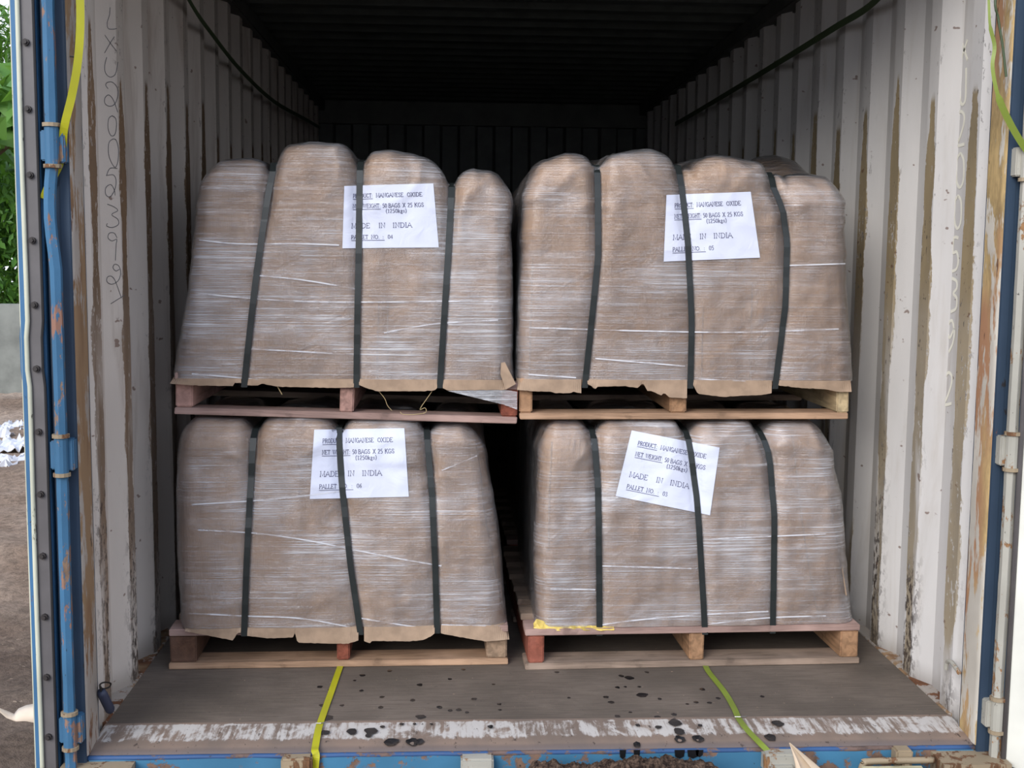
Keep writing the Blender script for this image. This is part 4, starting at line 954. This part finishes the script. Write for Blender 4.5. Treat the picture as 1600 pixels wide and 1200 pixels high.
# curled cardboard scrap
a = aty(1234, 1161, -.06); V, F = [], []; n = 20; mlen = 10
base = aty(1268, 1225, -.14)
for j in range(mlen+1):
    t = j/mlen; c = lerp(a, base, t)+Vector((.012*math.sin(t*2), 0, 0)); rr = .002+.040*t
    for i in range(n+1):
        w = math.radians(lerp(-60, 235, i/n)); V.append(c+Vector((math.cos(w)*rr*(1+.25*t), math.sin(w)*rr*.8, .012*math.sin(w)*t)))
F = [[j*(n+1)+i, j*(n+1)+i+1, (j+1)*(n+1)+i+1, (j+1)*(n+1)+i] for j in range(mlen) for i in range(n)]
tag(link('cardboard_scrap', V, F, M['scrap'], smooth=True), 'curled cone of tan cardboard standing before the sill', 'scrap')
# pale timber offcut by the right casting
a = aty(1338, 1193, -.12); b = aty(1450, 1193, -.12)
v, f = boxm(a.x, b.x, -.17, -.10, ZG-.01, a.z-.012, .014, .003); tag(link('timber_offcut', v, f, M['wood_cream']), 'pale yellowish block end in front of the sill, left of the right corner casting', 'block')
# dark beam under the right door
a = aty(1560, 1180, .02)
# left white scrap
V, F = [], []; n = 16
for i in range(n+1):
    t = i/n; px = lerp(-6, 58, t); py = interp([(-6, 1108), (10, 1122), (25, 1128), (40, 1127), (58, 1130)], px); p2 = interp([(-6, 1106), (10, 1112), (22, 1117), (30, 1108), (42, 1103), (58, 1100)], px)
    V += [aty(px, py, .40+.02*t), aty(px, (py+p2)/2-2, .43), aty(px, p2, .47)]
F = [[i*3+k, i*3+k+1, i*3+k+4, i*3+k+3] for i in range(n) for k in range(2)]
sc_ = link('paper_scrap', V, F, M['scrap_white'], smooth=True); mo = sc_.modifiers.new('s', 'SOLIDIFY'); mo.thickness = .003
tag(sc_, 'cream curled scrap lying on dark soil beside the left door', 'scrap')
# white plastic litter further back
rr = random.Random(4)
for q, (px, py, s_, lb) in enumerate(((-4, 668, .17, 'rearmost crumpled white plastic litter on the ground at the left edge'), (24, 688, .15, 'crumpled white plastic litter nearest the left door, farther back'), (0, 716, .15, 'foremost crumpled white plastic litter at the left edge'), (22, 660, .12, 'small crumpled white plastic scrap by the concrete wall'))):
    c = atz(px, py, ZG+.04); V, F = [], []; n = 12
    for j in range(n+1):
        for i in range(n+1):
            u, w = i/n-.5, j/n-.5
            V.append(c+Vector((u*2.2*s_, w*3.2*s_, .10*s_/.25*abs(noise.noise(Vector((i*.6+q*5, j*.6, 0))))*2-.05)))
    F = [[j*(n+1)+i, j*(n+1)+i+1, (j+1)*(n+1)+i+1, (j+1)*(n+1)+i] for j in range(n) for i in range(n)]
    o = link('plastic_litter', V, F, M['plastic']); mo = o.modifiers.new('s', 'SOLIDIFY'); mo.thickness = .004
    tag(o, lb, 'litter', 'plastic litter on the ground')

# concrete boundary wall with posts
cw = thing('boundary_wall', 'weathered grey concrete wall behind the yard at left', 'wall', (-5, 9.5, ZG))
for i in range(6):
    x0 = -13+i*2.0
    v, f = boxm(x0+.06, x0+1.94, 9.46, 9.54, ZG-.1, .74, .006); link('concrete_panel', v, f, M['concrete'], cw)
    v, f = boxm(x0-.06, x0+.06, 9.42, 9.58, ZG-.1, .80, .01); link('wall_post', v, f, M['concrete'], cw)

# trees and shrubs behind the wall : stem plus leaf blades
def leaf_cloud(c, rad, nleaf, size, rng, V, F, long=2.6):
    for _ in range(nleaf):
        while True:
            d = Vector([rng.uniform(-1, 1) for _ in range(3)])
            if .25 < d.length < 1: break
        p = Vector(c)+Vector((d.x*rad[0], d.y*rad[1], d.z*rad[2]))
        a = Vector([rng.uniform(-1, 1) for _ in range(3)]); a.z -= .5; a.normalize()
        b = a.cross(Vector([rng.uniform(-1, 1) for _ in range(3)])).normalized(); s = size*rng.uniform(.6, 1.3); nn = a.cross(b)
        k = len(V); V += [p, p+a*s*.5+b*s/long*.5+nn*s*.06, p+a*s, p+a*s*.5-b*s/long*.5+nn*s*.06]; F += [[k, k+1, k+2], [k, k+2, k+3]]
rng = random.Random(11)
def plant(name, label, cat, x, y, h, clouds, size, mat, long=2.6, nl=900):
    o = thing(name, label, cat, (x, y, ZG), 'trees and shrubs beyond the yard')
    v, f = tube(smooth_path([(x, y, ZG-.1), (x+.1, y, ZG+h*.4), (x-.08, y+.1, ZG+h*.8)]), [max(.02, .02*h*(1-i/16)) for i in range(13)], 8); link('trunk', v, f, M['bark'], o)
    V, F = [], []
    for cx_, cy_, cz_, rx_, rz_ in clouds:
        leaf_cloud((x+cx_, y+cy_, ZG+cz_), (rx_, rx_, rz_), nl, size, rng, V, F, long)
        vb, fb = tube([(x, y, ZG+h*.35), (x+cx_*.5, y+cy_*.5, ZG+h*.35+(cz_-h*.35)*.6), (x+cx_, y+cy_, ZG+cz_)], .02, 5); link('branch', vb, fb, M['bark'], o)
    lf = link('foliage', V, F, mat, o); lf['kind'] = 'stuff'; return o
plant('tree', 'tall feathery green tree with thin leaves against the sky at the left edge', 'tree', -7.2, 13.2, 6, [(-1, 0, 3.4, 1.1, 1.0), (.6, .3, 4.3, .8, .6), (-.6, .4, 4.9, .9, .6), (.9, 0, 3.0, .9, .9), (.0, 0, 2.2, 1.2, .9)], .26, M['leaf'], 5.0, 800)
plant('tree', 'dense darker green tree behind the concrete wall', 'tree', -5.6, 12.2, 4, [(0, 0, 1.6, 1.1, 1.0), (-1.0, .2, 2.1, 1.0, .9), (.8, 0, 1.4, .8, .9), (-.2, 0, 2.7, .8, .5), (-2, 0, 1.4, 1.1, 1.0)], .20, M['leaf'], 2.6, 1300)
plant('shrub', 'broad leaved light green shrub over the concrete wall by the left door', 'shrub', -6.5, 10.3, 2.8, [(1.45, 0, 3.15, .5, .28), (1.0, 0, 2.75, .5, .3), (1.85, .1, 2.9, .4, .25)], .42, M['leaf_light'], 1.7, 70)
plant('shrub', 'low bushy green shrub along the foot of the trees', 'shrub', -6.6, 11.0, 1.8, [(0, 0, 1.1, 1.0, .7), (1.0, 0, 1.0, .8, .6), (-1.2, 0, 1.2, .9, .7), (1.4, .2, 2.0, .7, .6), (.6, .2, 1.8, .8, .6)], .14, M['leaf'], 2.4, 1300)

plant('tree', 'broad green tree farther left behind the concrete wall', 'tree', -10.5, 12.6, 5, [(0, 0, 2.4, 1.3, 1.2), (-1.1, .2, 3.2, 1.1, .9), (.9, 0, 3.4, 1.0, .9), (0, 0, 4.3, 1.0, .6)], .24, M['leaf'], 3.0, 700)
plant('tree', 'leafy tree at the far left end of the concrete wall', 'tree', -14.0, 13.4, 6, [(0, 0, 2.6, 1.5, 1.3), (-1.0, .2, 3.9, 1.2, .9), (1.0, 0, 4.1, 1.1, .9), (0, 0, 5.1, 1.0, .6)], .26, M['leaf'], 3.0, 600)
